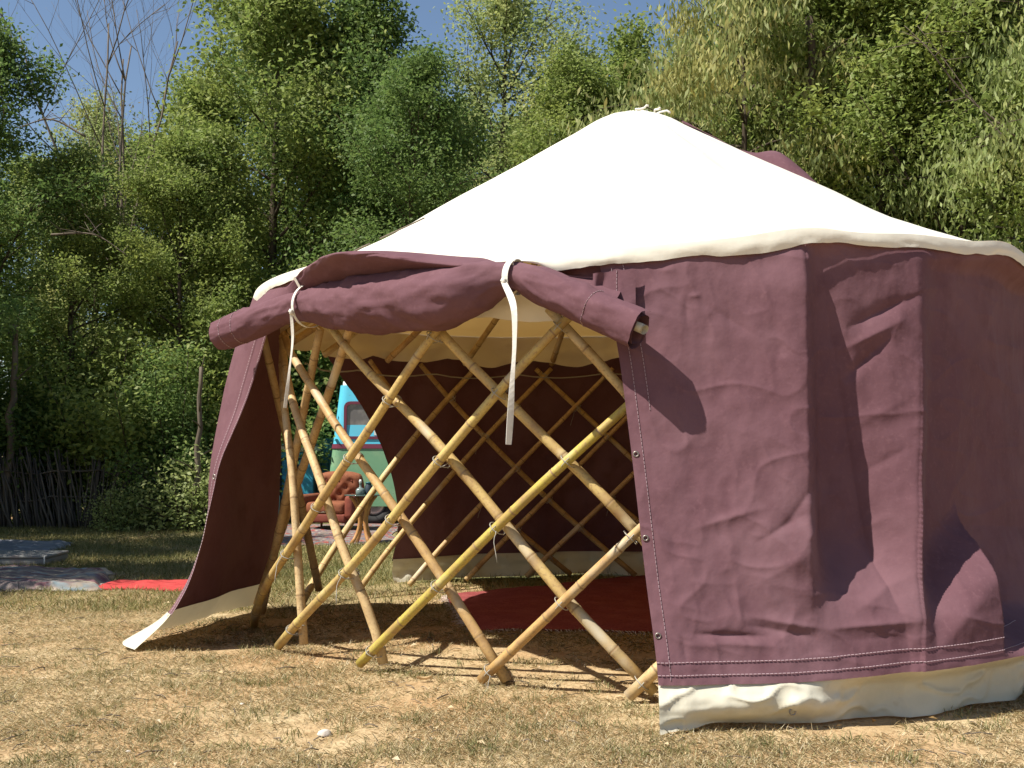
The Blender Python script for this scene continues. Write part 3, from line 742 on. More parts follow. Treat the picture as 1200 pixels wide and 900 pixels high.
for a_, b_ in [q[1] for q in poles if q[0] == 'line']:
    V, F, J, Gn, line = bamboo_pole(np.linspace(np.array(a_), np.array(b_), 14), .028, 199)
    wpart('lattice_pole', V, F, M['bamboo'], yurt, yurt, attrs={'joint': J, 'green': Gn})
poles = [q for q in poles if q[0] != 'line']
for idx, (kd, tz, gr) in enumerate(poles):
    tz = sorted(tz, key=lambda q: q[1])
    zs = np.array([q[1] for q in tz]); tt_ = np.array([q[0] for q in tz])
    zz = np.linspace(zs[0], zs[-1], 18)
    tt2 = np.interp(zz, zs, tt_)
    ker = np.ones(3) / 3
    if len(tt2) > 4: tt2[1:-1] = np.convolve(tt2, ker, 'valid')
    off = .036 if kd == 'f' else -.036
    off *= .84; path = np.array([pol(t, lat_r(t, z) + off, z) for t, z in zip(tt2, zz)])
    rad = (.0262 if kd == 'f' else .0258) * (1 if abs(wrap(tt2[0])) < 110 else .9) * np.random.default_rng(idx).uniform(.9, 1.08)
    V, F, J, Gn, line = bamboo_pole(path, rad, 200 + idx, gr)
    o = wpart('lattice_pole', V, F, M['bamboo'], yurt, yurt, attrs={'joint': J, 'green': Gn})
    if gr == 1.0: o['label'] = 'yellow-green bamboo pole crossing the doorway'
    front_lines[kd].append((tt2, zz, o))
# string ties at the crossings
kq = 0
for ta, za, oa in front_lines['f']:
    for tb, zb, ob in front_lines['b']:
        g = np.linspace(max(za[0], zb[0]), min(za[-1], zb[-1]), 80)
        dd = wrap(np.interp(g, za, ta) - np.interp(g, zb, tb))
        for i in np.where(np.sign(dd[:-1]) != np.sign(dd[1:]))[0]:
            if abs(dd[i]) > 30: continue
            t = np.interp(g[i], za, ta); z = g[i]
            p = pol(t, lat_r(t, z), z)
            o = obj('string_tie', tie_me[kq % 4], oa, p - ORG[yurt.name]); kq += 1
            o.rotation_euler = (0, 0, R_(t))
# rafters
for k in range(18):
    a = -168 + 20 * k
    p0 = pol(a, 2.44, 0); p0[2] = zrim(a)[0] - .27
    p1 = pol(a, .2, 0); p1[2] = Z_TOP - .17
    V, F, J, Gn, _ = bamboo_pole(np.linspace(p0, p1, 6), .024, 500 + k)
    wpart('rafter', V, F, M['bamboo'], yurt, yurt, attrs={'joint': J, 'green': Gn})
# rope round the top of the lattice
ra = np.linspace(30, 262, 120)
rp = np.array([pol(a, 2.43 + .015 * math.sin(a), zrim(a)[0] - .36 - .035 * abs(math.sin(R_(a * 9)))) for a in ra])
V, F = tubeVF(rp, .006, 5)
wpart('wall_rope', V, F, M['string'], yurt, yurt)

# ------------------------------------------------------------------ trees
def leaf_quads(cent, size, rg, hang=0.0, aspect=.5):
    n = len(cent)
    if hang > 0:
        ax = np.stack([rg.normal(0, .35, n), rg.normal(0, .35, n), -np.ones(n) * hang + rg.normal(0, .25, n)], 1)
    else:
        ax = rg.normal(0, 1, (n, 3)); ax[:, 2] = ax[:, 2] * .6 - .35
    ax /= np.linalg.norm(ax, axis=1)[:, None]
    nn = rg.normal(0, 1, (n, 3)); nn[:, 2] += .8 if hang == 0 else 0
    nn -= (nn * ax).sum(1)[:, None] * ax; nn /= np.linalg.norm(nn, axis=1)[:, None]
    sd = np.cross(ax, nn)
    ln = size * rg.uniform(.6, 1.35, n)[:, None]
    w = ln * aspect * .5
    mid = cent + ax * ln * .45
    V = np.stack([cent, mid + sd * w + nn * w * .35, cent + ax * ln, mid - sd * w + nn * w * .35], 1)
    return V.reshape(-1, 3), np.arange(4 * n).reshape(-1, 4)
def limb_curve(p, az, el, length, rg, n=7, droop=.15, wob=.06):
    pts = [np.array(p, float)]; d = np.array([math.cos(az) * math.cos(el), math.sin(az) * math.cos(el), math.sin(el)])
    for i in range(n - 1):
        pts.append(pts[-1] + d * length / (n - 1))
        d = d + rg.normal(0, wob, 3) + np.array([0, 0, -droop / n]); d /= np.linalg.norm(d)
    return np.array(pts)
def make_tree(seed, H, R, cb, nleaf, lmat, lsize, style='round', trunk_r=.11, aspect=.5):
    rg = np.random.default_rng(seed); mb = MB()
    nT = 12; tp = np.zeros((nT, 3)); tp[:, 2] = np.linspace(0, H * .93, nT)
    tp[1:, :2] = np.cumsum(rg.normal(0, .035 * H / 9, (nT - 1, 2)), 0)
    mb.tube(tp, np.linspace(trunk_r, .012, nT) * np.r_[1.35, np.ones(nT - 1)], 8)
    cents = []; wts = []
    nl = 34
    for i in range(nl):
        f = (i + rg.uniform(0, 1)) / nl
        t = cb + (1 - cb) * f * .98
        p = np.array([np.interp(t * H * .95, tp[:, 2], tp[:, k]) for k in range(3)])
        prof = (math.sin(math.pi * min(1, (f * .86 + .14)) ** .8) ** .7 if style == 'round' else (1 - f * .85) if style == 'spire' else math.sin(math.pi * (f * .8 + .18)) ** .5)
        ln = R * max(.22, prof) * rg.uniform(.65, 1.15)
        az = i * 2.4 + rg.normal(0, .4)
        el = R_(rg.uniform(15, 50) + 25 * f) if style != 'hang' else R_(rg.uniform(10, 45))
        c = limb_curve(p, az, el, ln, rg, droop=.3 if style != 'hang' else 1.1)
        mb.tube(c, np.linspace(max(.012, trunk_r * .38 * (1 - f * .7)), .005, len(c)), 5)
        for s in (.45, .6, .75, .9, 1.0):
            q = np.array([np.interp(s * (len(c) - 1), np.arange(len(c)), c[:, k]) for k in range(3)])
            cents.append(q); wts.append(.5 + s)
        for j in range(4):
            s = rg.uniform(.25, .95); q = np.array([np.interp(s * (len(c) - 1), np.arange(len(c)), c[:, k]) for k in range(3)])
            c2 = limb_curve(q, az + rg.choice([-1, 1]) * rg.uniform(.5, 1.2), el + rg.uniform(-.4, .5), ln * rg.uniform(.3, .55), rg, n=5, droop=.3 if style != 'hang' else 1.6)
            mb.tube(c2, np.linspace(.010, .003, 5), 4)
            for k in (2, 3, 4): cents.append(c2[k]); wts.append(.9)
    cents = np.array(cents); wts = np.array(wts) * rg.uniform(.15, 1.6, len(cents)) ** 1.3; wts /= wts.sum()
    pick = rg.choice(len(cents), nleaf, p=wts)
    sg = np.array([.20, .20, .16]) * (1.0 if style != 'hang' else 1.0)
    off = rg.normal(0, 1, (nleaf, 3)) * sg * (H / 9) ** .5
    lc = cents[pick] + off
    if style == 'hang': lc[:, 2] -= rg.uniform(0, .45, nleaf) ** 1.3
    V, F = leaf_quads(lc, lsize, rg, 1.0 if style == 'hang' else 0, aspect)
    me_t = mb.me('trunk', M['bark']); me_c = mesh('crown', V, F, M[lmat], smooth=False)
    return me_t, me_c
def make_shrub(seed, H, R, nleaf, lmat, lsize):
    rg = np.random.default_rng(seed); mb = MB(); cents = []
    for i in range(26):
        az = i * 2.4; c = limb_curve((rg.normal(0, .12), rg.normal(0, .12), 0), az, R_(rg.uniform(38, 86)), H * rg.uniform(.55, 1.1), rg, n=7, droop=.5, wob=.1)
        c[:, :2] *= min(1, R / H * 1.2)
        mb.tube(c, np.linspace(.018, .004, 7), 5)
        for s in np.linspace(.12, 1, 9): cents.append([np.interp(s * 6, np.arange(7), c[:, k]) for k in range(3)])
    cents = np.array(cents); w = rg.uniform(.1, 1.5, len(cents)); w /= w.sum()
    lc = cents[rg.choice(len(cents), nleaf, p=w)] + rg.normal(0, .16, (nleaf, 3)); lc[:, 2] = np.abs(lc[:, 2])
    V, F = leaf_quads(lc, lsize, rg)
    return mb.me('stem', M['bark']), mesh('foliage', V, F, M[lmat], smooth=False)
TV = {
 'mid1': make_tree(1, 9, 2.3, .10, 46000, 'leaf_mid', .085),
 'mid2': make_tree(2, 9, 2.1, .16, 42000, 'leaf_mid', .080),
 'dark1': make_tree(3, 9, 2.2, .10, 46000, 'leaf_dark', .085),
 'dark2': make_tree(4, 9, 2.0, .14, 42000, 'leaf_dark', .080),
 'light1': make_tree(5, 9, 2.0, .18, 30000, 'leaf_light', .075, 'wide'),
 'spire1': make_tree(6, 9, 1.3, .22, 17000, 'leaf_mid', .09, 'spire', .07),
 'hang1': make_tree(7, 9, 2.3, .14, 30000, 'leaf_hang', .13, 'hang', .10, .28),
 'hang2': make_tree(8, 9, 2.1, .12, 32000, 'leaf_light', .11, 'hang', .10, .30),
}
SV = {'sh1': make_shrub(21, 2.6, 1.6, 24000, 'leaf_dark', .075), 'sh2': make_shrub(22, 2.4, 1.5, 22000, 'leaf_mid', .07),
      'sh3': make_shrub(23, 1.0, .8, 5000, 'leaf_light', .06)}
def tree(kind, px, Y, H, label, group=None, wide=1.0, rz=None, X=None, cat='tree', name='broadleaf_tree'):
    x = (px - 600) / FPX * Y if X is None else X
    t = thing(name, (x, Y, -.03), label, cat, group, rng.uniform(0, 6.28) if rz is None else rz)
    s = H / 9.0
    for nm, me in zip(('trunk', 'crown'), TV[kind]):
        o = obj(nm, me, t); o.scale = (s * wide, s * wide, s)
    return t
def shrub(kind, px, Y, H, label, group=None, X=None, name='shrub'):
    x = (px - 600) / FPX * Y if X is None else X
    t = thing(name, (x, Y, -.03), label, 'shrub', group, rng.uniform(0, 6.28))
    s = H / {'sh1': 2.6, 'sh2': 2.4, 'sh3': 1.0}[kind]
    for nm, me in zip(('stem', 'foliage'), SV[kind]):
        o = obj(nm, me, t); o.scale = (s, s, s)
    return t
# front row, left to right
tree('dark1', -25, 18.5, 8.7, 'dark leafy tree cut by the left edge of the picture')
tree('mid2', 85, 18.8, 6.6, 'low leafy tree left of the bare tree, under open sky', wide=1.05)
tree('light1', 108, 24.0, 8.8, 'pale feathery crown showing just left of the bare branches')
tree('mid1', 205, 18.8, 6.6, 'leafy tree directly behind and right of the bare tree')
tree('mid1', 318, 20.8, 11.2, 'tall glossy leaved tree rising out of the picture left of the yurt roof', wide=1.0)
tree('mid2', 255, 19.6, 7.2, 'lower bright green tree in front of the tall glossy one')
tree('dark1', 425, 21.0, 10.5, 'tall dark green tree standing behind the low left slope of the roof', wide=.92)
tree('dark2', 480, 18.6, 8.2, 'dark dense tree right against the left slope of the roof')
tree('light1', 585, 21.5, 10.6, 'light airy tree with sky showing through, between dark tree and roof top', wide=1.0)
tree('mid2', 660, 19.5, 8.4, 'mid green tree whose crown meets the roof just left of its top')
tree('spire1', 672, 20.5, 9.2, 'thin upright shoot tree poking into the sky left of the roof top', name='slender_tree')
tree('spire1', 742, 20.5, 9.5, 'tallest thin upright tree directly above the roof top', name='slender_tree')
tree('mid1', 735, 20.0, 8.5, 'bushy tree right behind the roof top')
tree('hang2', 812, 18.0, 8.2, 'tree with drooping pale leaves just right of the roof top')
tree('hang1', 880, 16.5, 9.4, 'tree with long yellowish hanging leaves behind the plum roof flap')
tree('mid1', 955, 17.5, 10.2, 'leafy tree with a visible dark trunk right of the hanging leaved tree', wide=.9)
tree('mid2', 1040, 16.6, 9.6, 'large green tree above the right slope of the roof', wide=1.05)
tree('mid1', 1130, 16.0, 9.9, 'dense tree above the right eave corner of the roof', wide=1.05)
tree('hang2', 1225, 15.6, 9.6, 'tree cut by the right edge of the picture')
tree('mid2', 1310, 15.5, 9.6, 'tree beyond the right edge of the roof, outside the frame')
# second and third rows fill the wood
gl = 'trees deeper in the wood behind the front row'
k = 0
for px, Y, H in ((-80, 23, 8.0), (20, 26, 8.2), (150, 25, 8.6), (240, 24, 9.6), (330, 25, 11.5), (400, 24, 10.5), (520, 25, 9.6), (610, 26, 9.5), (690, 25, 8.6), (770, 24, 8.6),
                (850, 23, 10.5), (930, 22, 11.5), (1010, 21, 11), (1090, 21, 11.5), (1170, 20, 11), (1260, 20, 11),
                (1340, 22, 10), (-180, 24, 9), (90, 30, 9.3), (460, 30, 11), (720, 30, 10), (980, 27, 12), (1200, 26, 12)):
    tree(('dark1', 'mid1', 'dark2', 'mid2')[k % 4], px, Y, H, 'dark broadleaf tree filling the wood behind the front row', gl, wide=1.15); k += 1
# trees on the left side of the clearing: they shade the lawn
for X, Y, H in ((-7.4, 9.2, 7.2), (-8.2, 12.2, 8.2), (-10.3, 14.6, 9.2), (-12.2, 15.5, 9.6), (-10.8, 10.6, 7.8)):
    tree(('dark1', 'dark2')[k % 2], 0, Y, H, 'dark tree on the left side of the clearing shading the lawn', 'trees on the left side of the clearing', X=X, wide=1.1); k += 1
# undergrowth
i = 0
sl = ['dark shrub behind the stick fence', 'rounded shrub at the wood edge', 'leafy shrub low under the tall tree']
for px, Y, H, kd in ((-40, 17.2, 3.0, 'sh1'), (60, 18.2, 2.8, 'sh1'), (140, 18.0, 3.2, 'sh2'), (205, 17.4, 2.6, 'sh1'), (255, 19.0, 3.4, 'sh2'), (300, 19.8, 3.6, 'sh2'), (345, 19.8, 3.8, 'sh1'),
                  (395, 20.6, 4.0, 'sh2'), (440, 20.5, 3.6, 'sh1'), (1180, 14.8, 3.6, 'sh1'), (1260, 14.8, 3.6, 'sh2')):
    if px < 460: shrub(kd, px, Y, H, {-40: 'dark shrub at the far left behind the sticks', 60: 'dark shrub behind the middle of the stick fence', 140: 'green shrub above the right half of the stick fence', 205: 'dark shrub just right of the stick fence', 255: 'green shrub beside the left door curtain', 300: 'tall shrub behind the left end of the rolled door', 345: 'shrub seen through the bamboo above the turquoise counter', 395: 'shrub behind the blue and green van', 440: 'dark shrub behind the roof of the van'}[px])
    else: shrub(kd, px, Y, H, 'shrub of the undergrowth behind the yurt', 'undergrowth shrubs behind the yurt')
shrub('sh3', 232, 16.6, 1.25, 'small pale green bush lit by sun beside the left door curtain')
shrub('sh3', 150, 16.4, .75, 'low weedy plant at the foot of the stick fence')
# bare tree
def bare_tree(px, Y, H):
    rg = np.random.default_rng(77); mb = MB(); tips = []
    def grow(p, d, ln, r, lev):
        n = 7; pts = [p]
        for i in range(n - 1):
            d = d + rg.normal(0, .07, 3) + np.array([0, 0, .03]); d /= np.linalg.norm(d); pts.append(pts[-1] + d * ln / (n - 1))
        mb.tube(pts, np.linspace(r, r * .45, n), 6 if lev < 2 else 4)
        if lev >= 4: tips.extend(pts[2:]); return
        for j in range((3, 4, 4, 3)[lev]):
            s = rg.uniform(.3, 1) if lev else rg.uniform(.45, 1)
            i = min(n - 1, int(s * (n - 1))); az = rg.uniform(0, 6.28); t = rg.uniform(.3, .8)
            q = np.array([math.cos(az) * t, math.sin(az) * t * .6, 0]) + d
            grow(pts[i], q / np.linalg.norm(q), ln * rg.uniform(.45, .7), r * (.38 if s < .9 else .45), lev + 1)
        if lev == 0:
            for t in (-.32, -.14, .02, .2, .42):
                q = d + np.array([t, rg.normal(0, .12), .05]); grow(pts[-1] - np.array([0, 0, rg.uniform(0, .5)]), q / np.linalg.norm(q), ln * rg.uniform(.95, 1.2), r * .42, 1)
    grow(np.zeros(3), np.array([0.02, 0, 1.0]), H * .46, .075, 0)
    x = (px - 600) / FPX * Y
    t = thing('bare_tree', (x, Y, -.03), 'nearly leafless tree with grey bare branches against the sky at upper left', 'tree')
    obj('trunk', mb.me('trunk', M['dead_bark']), t)
    tips = np.array(tips); tips = tips[rg.choice(len(tips), 1500)]
    sel = tips[tips[:, 2] < H * .8]
    V, F = leaf_quads(sel + rg.normal(0, .06, sel.shape), .07, rg)
    obj('crown', mesh('crown', V, F, M['leaf_dry'], smooth=False), t)
bare_tree(160, 19.6, 10.2)
# visible bare trunks and snags in the undergrowth
def pole_tree(px0, py0, px1, py1, Y, r, label, m='bark'):
    a = P(px0, py0, Y); b = P(px1, py1, Y); a[2] = -.05
    n = 12; pts = np.linspace(a, b, n); rg = np.random.default_rng(int(px0 * 7 + py0)); pts[1:-1] += rg.normal(0, .025, (n - 2, 3))
    t = thing('snag', tuple(a), label, 'tree trunk'); mb = MB(); mb.tube(pts - a, np.linspace(r, r * .6, n), 8)
    for j in range(4):
        k = rg.integers(4, n - 1); c = limb_curve(pts[k] - a, rg.uniform(0, 6.28), rg.uniform(.2, .9), rg.uniform(.4, 1.1), rg, n=6)
        mb.tube(c, np.linspace(r * .3, .005, 6), 5)
    obj('trunk', mb.me('trunk', M[m]), t)
pole_tree(8, 600, 18, 380, 17.0, .07, 'leaning bare trunk at the left edge in the shade', 'dead_bark')
pole_tree(228, 622, 236, 430, 16.4, .05, 'thin pale trunk standing beside the left door curtain', 'dead_bark')
pole_tree(955, 560, 948, 20, 16.4, .10, 'dark trunk showing among the leaves above the plum roof flap')
pole_tree(985, 540, 976, 110, 16.6, .026, 'thin stem right of the dark trunk above the roof')
# bare twigs caught in front of the leaves
for (pts, Y, r, lb) in (([(1190, 160), (1130, 110), (1090, 60), (1060, 30)], 14.0, .014, 'long pale bare branch arching across the trees at upper right'),
                        ([(1180, 165), (1150, 130), (1110, 75), (1075, 30)], 13.9, .010, 'thin bare twig beside the long arching branch at upper right'),
                        ([(100, 160), (60, 140), (20, 150)], 17, .02, 'drooping bare branch at the left side of the dark trees'),
                        ([(60, 275), (110, 275), (150, 300)], 16.5, .02, 'pale curved branch in the dark leaves left of the yurt')):
    c = np.array([P(a, b, Y) for a, b in pts]); kk = np.linspace(0, 1, len(c))
    line = catmull(list(zip(kk, c)), np.linspace(0, 1, 14))
    a0 = line[0]; t = thing('bare_branch', tuple(a0), lb, 'branch'); mb = MB(); mb.tube(line - a0, np.linspace(r, r * .3, 14), 6)
    rg = np.random.default_rng(int(Y * 10 + r * 1000))
    for j in range(9):
        k = rg.integers(2, 13); q = limb_curve(line[k] - a0, rg.uniform(0, 6.28), rg.uniform(-.3, 1), rg.uniform(.2, .6), rg, n=5); mb.tube(q, np.linspace(r * .4, .003, 5), 4)
    obj('twig', mb.me('twig', M['dead_bark']), t)

# ------------------------------------------------------------------ stick fence at the wood edge
fx0, fy = P(-30, 600, 16.9)[0], 16.9
fence = thing('stick_fence', (fx0 + 1.5, fy, 0), 'leaning brushwood fence of grey sticks in the shade at left', 'fence')
rg = np.random.default_rng(5)
for k in range(150):
    px = -30 + 225 * (k + rg.uniform(0, 1)) / 150
    lean = (-.28 if px < 95 else .30 if px > 120 else 0) + rg.normal(0, .12)
    x = (px - 600) / FPX * fy; h = rg.uniform(.75, 1.25) * (1 if px < 150 else .8)
    b = np.array([x, fy + rg.uniform(-.12, .12), -.03]); t_ = b + np.array([lean * h, rg.uniform(.05, .25), h])
    pts = np.linspace(b, t_, 5); pts[1:-1] += rg.normal(0, .012, (3, 3))
    V, F = tubeVF(pts, np.linspace(1, .6, 5) * rg.uniform(.012, .026), 5)
    wpart('stick', V, F, M['stick'], fence, fence)
for z in (.45, .85):
    xs = np.linspace(fx0 + .2, fx0 + 2.8, 12); pts = np.stack([xs, np.full(12, fy + .05) + rg.normal(0, .03, 12), z + rg.normal(0, .03, 12)], 1)
    V, F = tubeVF(pts, .014, 5); wpart('rail', V, F, M['stick'], fence, fence)

# ------------------------------------------------------------------ rugs and cloths on the ground
def sheet(name, corners, label, cat, m, nu=60, nv=40, amp=.02, seed=0, edge=.05, fringe=None, lift=.012, anis=(6, 6), fr_side=None):
    c = [G(*q) if len(q) == 2 else np.array(q) for q in corners]      # TL TR BR BL
    u = np.linspace(0, 1, nu)[:, None, None]; v = np.linspace(0, 1, nv)[None, :, None]
    S = (c[0] * (1 - u) + c[1] * u) * (1 - v) + (c[3] * (1 - u) + c[2] * u) * v
    uu, vv = u[..., 0] + 0 * v[..., 0], v[..., 0] + 0 * u[..., 0]
    S[..., 0] += edge * vnoise(uu * 5, vv * 5, seed + 1, 3); S[..., 1] += edge * vnoise(uu * 5 + 9, vv * 5, seed + 2, 3)
    w = np.minimum(np.minimum(uu, 1 - uu), np.minimum(vv, 1 - vv))
    S[..., 2] = gz(S[..., 0], S[..., 1]) + lift + amp * (.5 + .5 * vnoise(uu * anis[0], vv * anis[1], seed + 3, 4)) * sstep(0, .06, w) * 2
    o0 = S.mean((0, 1)); o0[2] = 0
    t = thing(name, tuple(o0), label, cat)
    n = len(S.reshape(-1, 3)); B = S.copy(); B[..., 2] -= .010
    F = gridF(nu, nv); Fs = [tuple(f) for f in F] + [tuple(int(i) + n for i in f[::-1]) for f in F]
    idx = lambda i, j: i * nv + j
    per = [idx(i, 0) for i in range(nu)] + [idx(nu - 1, j) for j in range(1, nv)] + [idx(i, nv - 1) for i in range(nu - 2, -1, -1)] + [idx(0, j) for j in range(nv - 2, 0, -1)]
    for a, b in zip(per, per[1:] + per[:1]): Fs.append((a, b, b + n, a + n))
    wpart('cloth', np.concatenate([S.reshape(-1, 3), B.reshape(-1, 3)]), Fs, m, t, t)
    if fringe:
        mb = MB(); rgf = np.random.default_rng(seed)
        for side in fringe:
            E = {'l': S[0], 'r': S[-1], 'n': S[:, -1], 'f': S[:, 0]}[side]; I = {'l': S[1], 'r': S[-2], 'n': S[:, -2], 'f': S[:, 1]}[side]
            d = np.r_[0, np.cumsum(np.linalg.norm(np.diff(E, axis=0), axis=1))]
            for s in np.arange(0, d[-1], .022):
                p = np.array([np.interp(s, d, E[:, k]) for k in range(3)]); q = np.array([np.interp(s, d, I[:, k]) for k in range(3)])
                o_ = p - q; o_ /= np.linalg.norm(o_) + 1e-9; o_ = o_ + rgf.normal(0, .3, 3) * (1, 1, .1)
                mb.tube([p, p + o_ * .03 + (0, 0, .004), p + o_ * .06 - (0, 0, .008)], .003, 3, cap=False)
        wpart('fringe', np.concatenate(mb.V), mb.F, M['fringe'], t, t)
    return t, S
RUGS = []
t, S = sheet('carpet', [(520, 695), (800, 668), (905, 742), (555, 738)], 'dark maroon carpet on the ground inside the yurt', 'carpet', M['rug_maroon'], 90, 50, .012, 3, .05, fringe='nl'); RUGS.append(S)
t, S = sheet('red_rug', [(135, 682), (295, 681), (290, 694), (104, 690)], 'bright red rug lying outside left of the door curtain', 'rug', M['rug_red'], 60, 24, .02, 5, .04, fringe='l'); RUGS.append(S)
t, S = sheet('crumpled_blanket', [(-60, 662), (128, 674), (108, 692), (-60, 694)], 'crumpled faded patterned blanket on the lawn at far left', 'blanket', M['blanket'], 80, 40, .045, 8, .12, anis=(7, 4)); RUGS.append(S)
t, S = sheet('grey_tarp', [(-40, 634), (88, 636), (60, 648), (-40, 650)], 'dark grey sheet spread on the grass in front of the stick fence', 'tarp', M['tarp_grey'], 60, 24, .04, 11, .10, anis=(4, 6)); RUGS.append(S)
t, S = sheet('patterned_rug', [(318, 615), (470, 612), (460, 636), (300, 640)], 'worn patterned rug under the orange armchair', 'rug', M['rug_pattern'], 50, 40, .015, 13, .10, fringe='n'); RUGS.append(S)
g0 = G(16, 664); bx = thing('storage_box', (g0[0] - .1, g0[1] + .4, -.01), 'low grey fabric box between the sheet and the blanket at far left', 'box')
rbox('box_body', (.75, .6, .08), (0, 0, .04), M['grey_fabric'], .02, 3, bx); rbox('box_lid', (.77, .62, .03), (0, 0, .095), M['grey_fabric'], .014, 2, bx); rbox('trim', (.012, .012, .10), (.37, -.305, .055), M['white'], .003, 1, bx)

# ------------------------------------------------------------------ things seen through the lattice
# armchair
ap = G(388, 622)
ch = thing('armchair', (ap[0], ap[1] + .3, .02), 'orange buttoned velvet armchair behind the yurt', 'armchair', None, R_(-14)); ch.scale = (1.04, 1.04, 1.0)
def pad(name, w, h, t, mtl, parent, loc, rot, dim=None, puff=.05, nu=36, nv=30):
    """upholstered slab: front face at +y of local, buttons dimple the front"""
    u, v = np.meshgrid(np.linspace(-1, 1, nu), np.linspace(-1, 1, nv), indexing='ij')
    e = np.clip(1 - np.abs(u) ** 4, 0, 1) ** .5 * np.clip(1 - np.abs(v) ** 4, 0, 1) ** .5
    d = np.zeros_like(u)
    for (a, b) in (dim or []): d += np.exp(-(((u - a) * w / 2) ** 2 + ((v - b) * h / 2) ** 2) / .0022)
    topw = 1 - .10 * np.clip(v, 0, 1) ** 3
    F_ = np.stack([u * w / 2 * topw, (t / 2 + puff) * e - .035 * d * e, v * h / 2 - .05 * (v > 0) * np.abs(u) ** 3 * v], -1)
    B_ = F_.copy(); B_[..., 1] = -(t / 2) * e
    n = nu * nv; F = gridF(nu, nv); Fs = [tuple(int(i) for i in f) for f in F] + [tuple(int(i) + n for i in f[::-1]) for f in F]
    me = mesh(name, np.concatenate([F_.reshape(-1, 3), B_.reshape(-1, 3)]), Fs, mtl)
    o = obj(name, me, parent, loc); o.rotation_euler = rot
    return o
BT = [(-.55, .55), (0, .55), (.55, .55), (-.28, .2), (.28, .2), (-.55, -.15), (0, -.15), (.55, -.15), (-.28, -.5), (.28, -.5)]
bk = pad('backrest', .70, .56, .12, M['velvet'], ch, (0, .26, .56), (R_(-12), 0, math.pi), BT, .05)
for (a, b) in BT:
    me = bpy.data.meshes.get('button') or None
    if me is None:
        bm = bmesh.new(); bmesh.ops.create_icosphere(bm, subdivisions=1, radius=.014); me = bpy.data.meshes.new('button'); bm.to_mesh(me); bm.free(); me.materials.append(M['velvet_dark'])
    obj('button', me, bk, (a * .35, .082, b * .28))
rbox('seat', (.58, .58, .17), (0, -.08, .31), M['velvet'], .055, 4, ch)
rbox('seat_base', (.62, .62, .13), (0, -.05, .165), M['velvet_dark'], .03, 3, ch)
for s in (-1, 1):
    rbox('arm', (.15, .70, .34), (s * .37, -.04, .33), M['velvet'] if s < 0 else M['velvet_dark'], .06, 4, ch)  # right arm gets the darker velvet: its shade is put into the colour
    for y in (-.30, .24):
        V, F = tubeVF([(s * .30, y, .11), (s * .31, y * 1.05, 0)], [.026, .016], 8); obj('leg', mesh('leg', V, F, M['wood']), ch)
# round table
tp_ = G(424, 638)
tb = thing('side_table', (tp_[0], tp_[1] + .1, 0), 'small round dark glass table on curved pine legs beside the armchair', 'table')
def lathe(prof, n=28):
    a = np.linspace(0, 2 * np.pi, n, endpoint=False); pr = np.array(prof, float)
    V = np.stack([pr[None, :, 0] * np.cos(a)[:, None], pr[None, :, 0] * np.sin(a)[:, None], np.broadcast_to(pr[None, :, 1], (n, len(pr)))], -1)
    return V.reshape(-1, 3), gridF(n, len(pr), True)
TZ = .60
V, F = lathe([(.001, TZ), (.20, TZ), (.235, TZ + .003), (.24, TZ + .009), (.235, TZ + .015), (.20, TZ + .018), (.001, TZ + .018)]); obj('table_top', mesh('table_top', V, F, M['table_glass']), tb)
for k in range(4):
    a = R_(35 + 90 * k); z = np.linspace(0, TZ, 10); r = .17 - .13 * np.sin(np.pi * z / TZ) ** .8 + .02 * z
    V, F = tubeVF(np.stack([r * np.cos(a), r * np.sin(a), z], 1), .022, 8, flat=.6); obj('leg', mesh('leg', V, F, M['pine']), tb)
bo = thing('glass_bottle', (tp_[0] - .03, tp_[1] + .05, TZ + .018), 'small squat clear bottle standing on the round table', 'bottle')
V, F = lathe([(.001, 0), (.05, 0), (.058, .01), (.058, .055), (.045, .075), (.016, .09), (.014, .13), (.018, .135), (.018, .15), (.001, .15)], 20); obj('bottle_body', mesh('bottle_body', V, F, M['bottle']), bo)
V, F = lathe([(.001, .15), (.015, .15), (.020, .165), (.012, .185), (.001, .188)], 14); obj('stopper', mesh('stopper', V, F, M['white']), bo)
bo = thing('dark_jar', (tp_[0] + .07, tp_[1] + .08, TZ + .018), 'dark jar beside the clear bottle on the round table', 'jar')
V, F = lathe([(.001, 0), (.045, 0), (.05, .02), (.05, .10), (.035, .12), (.035, .135), (.001, .135)], 20); obj('jar_body', mesh('jar_body', V, F, M['navy']), bo)
V, F = lathe([(.001, .135), (.04, .135), (.04, .155), (.001, .156)], 16); obj('lid', mesh('lid', V, F, M['teal']), bo)

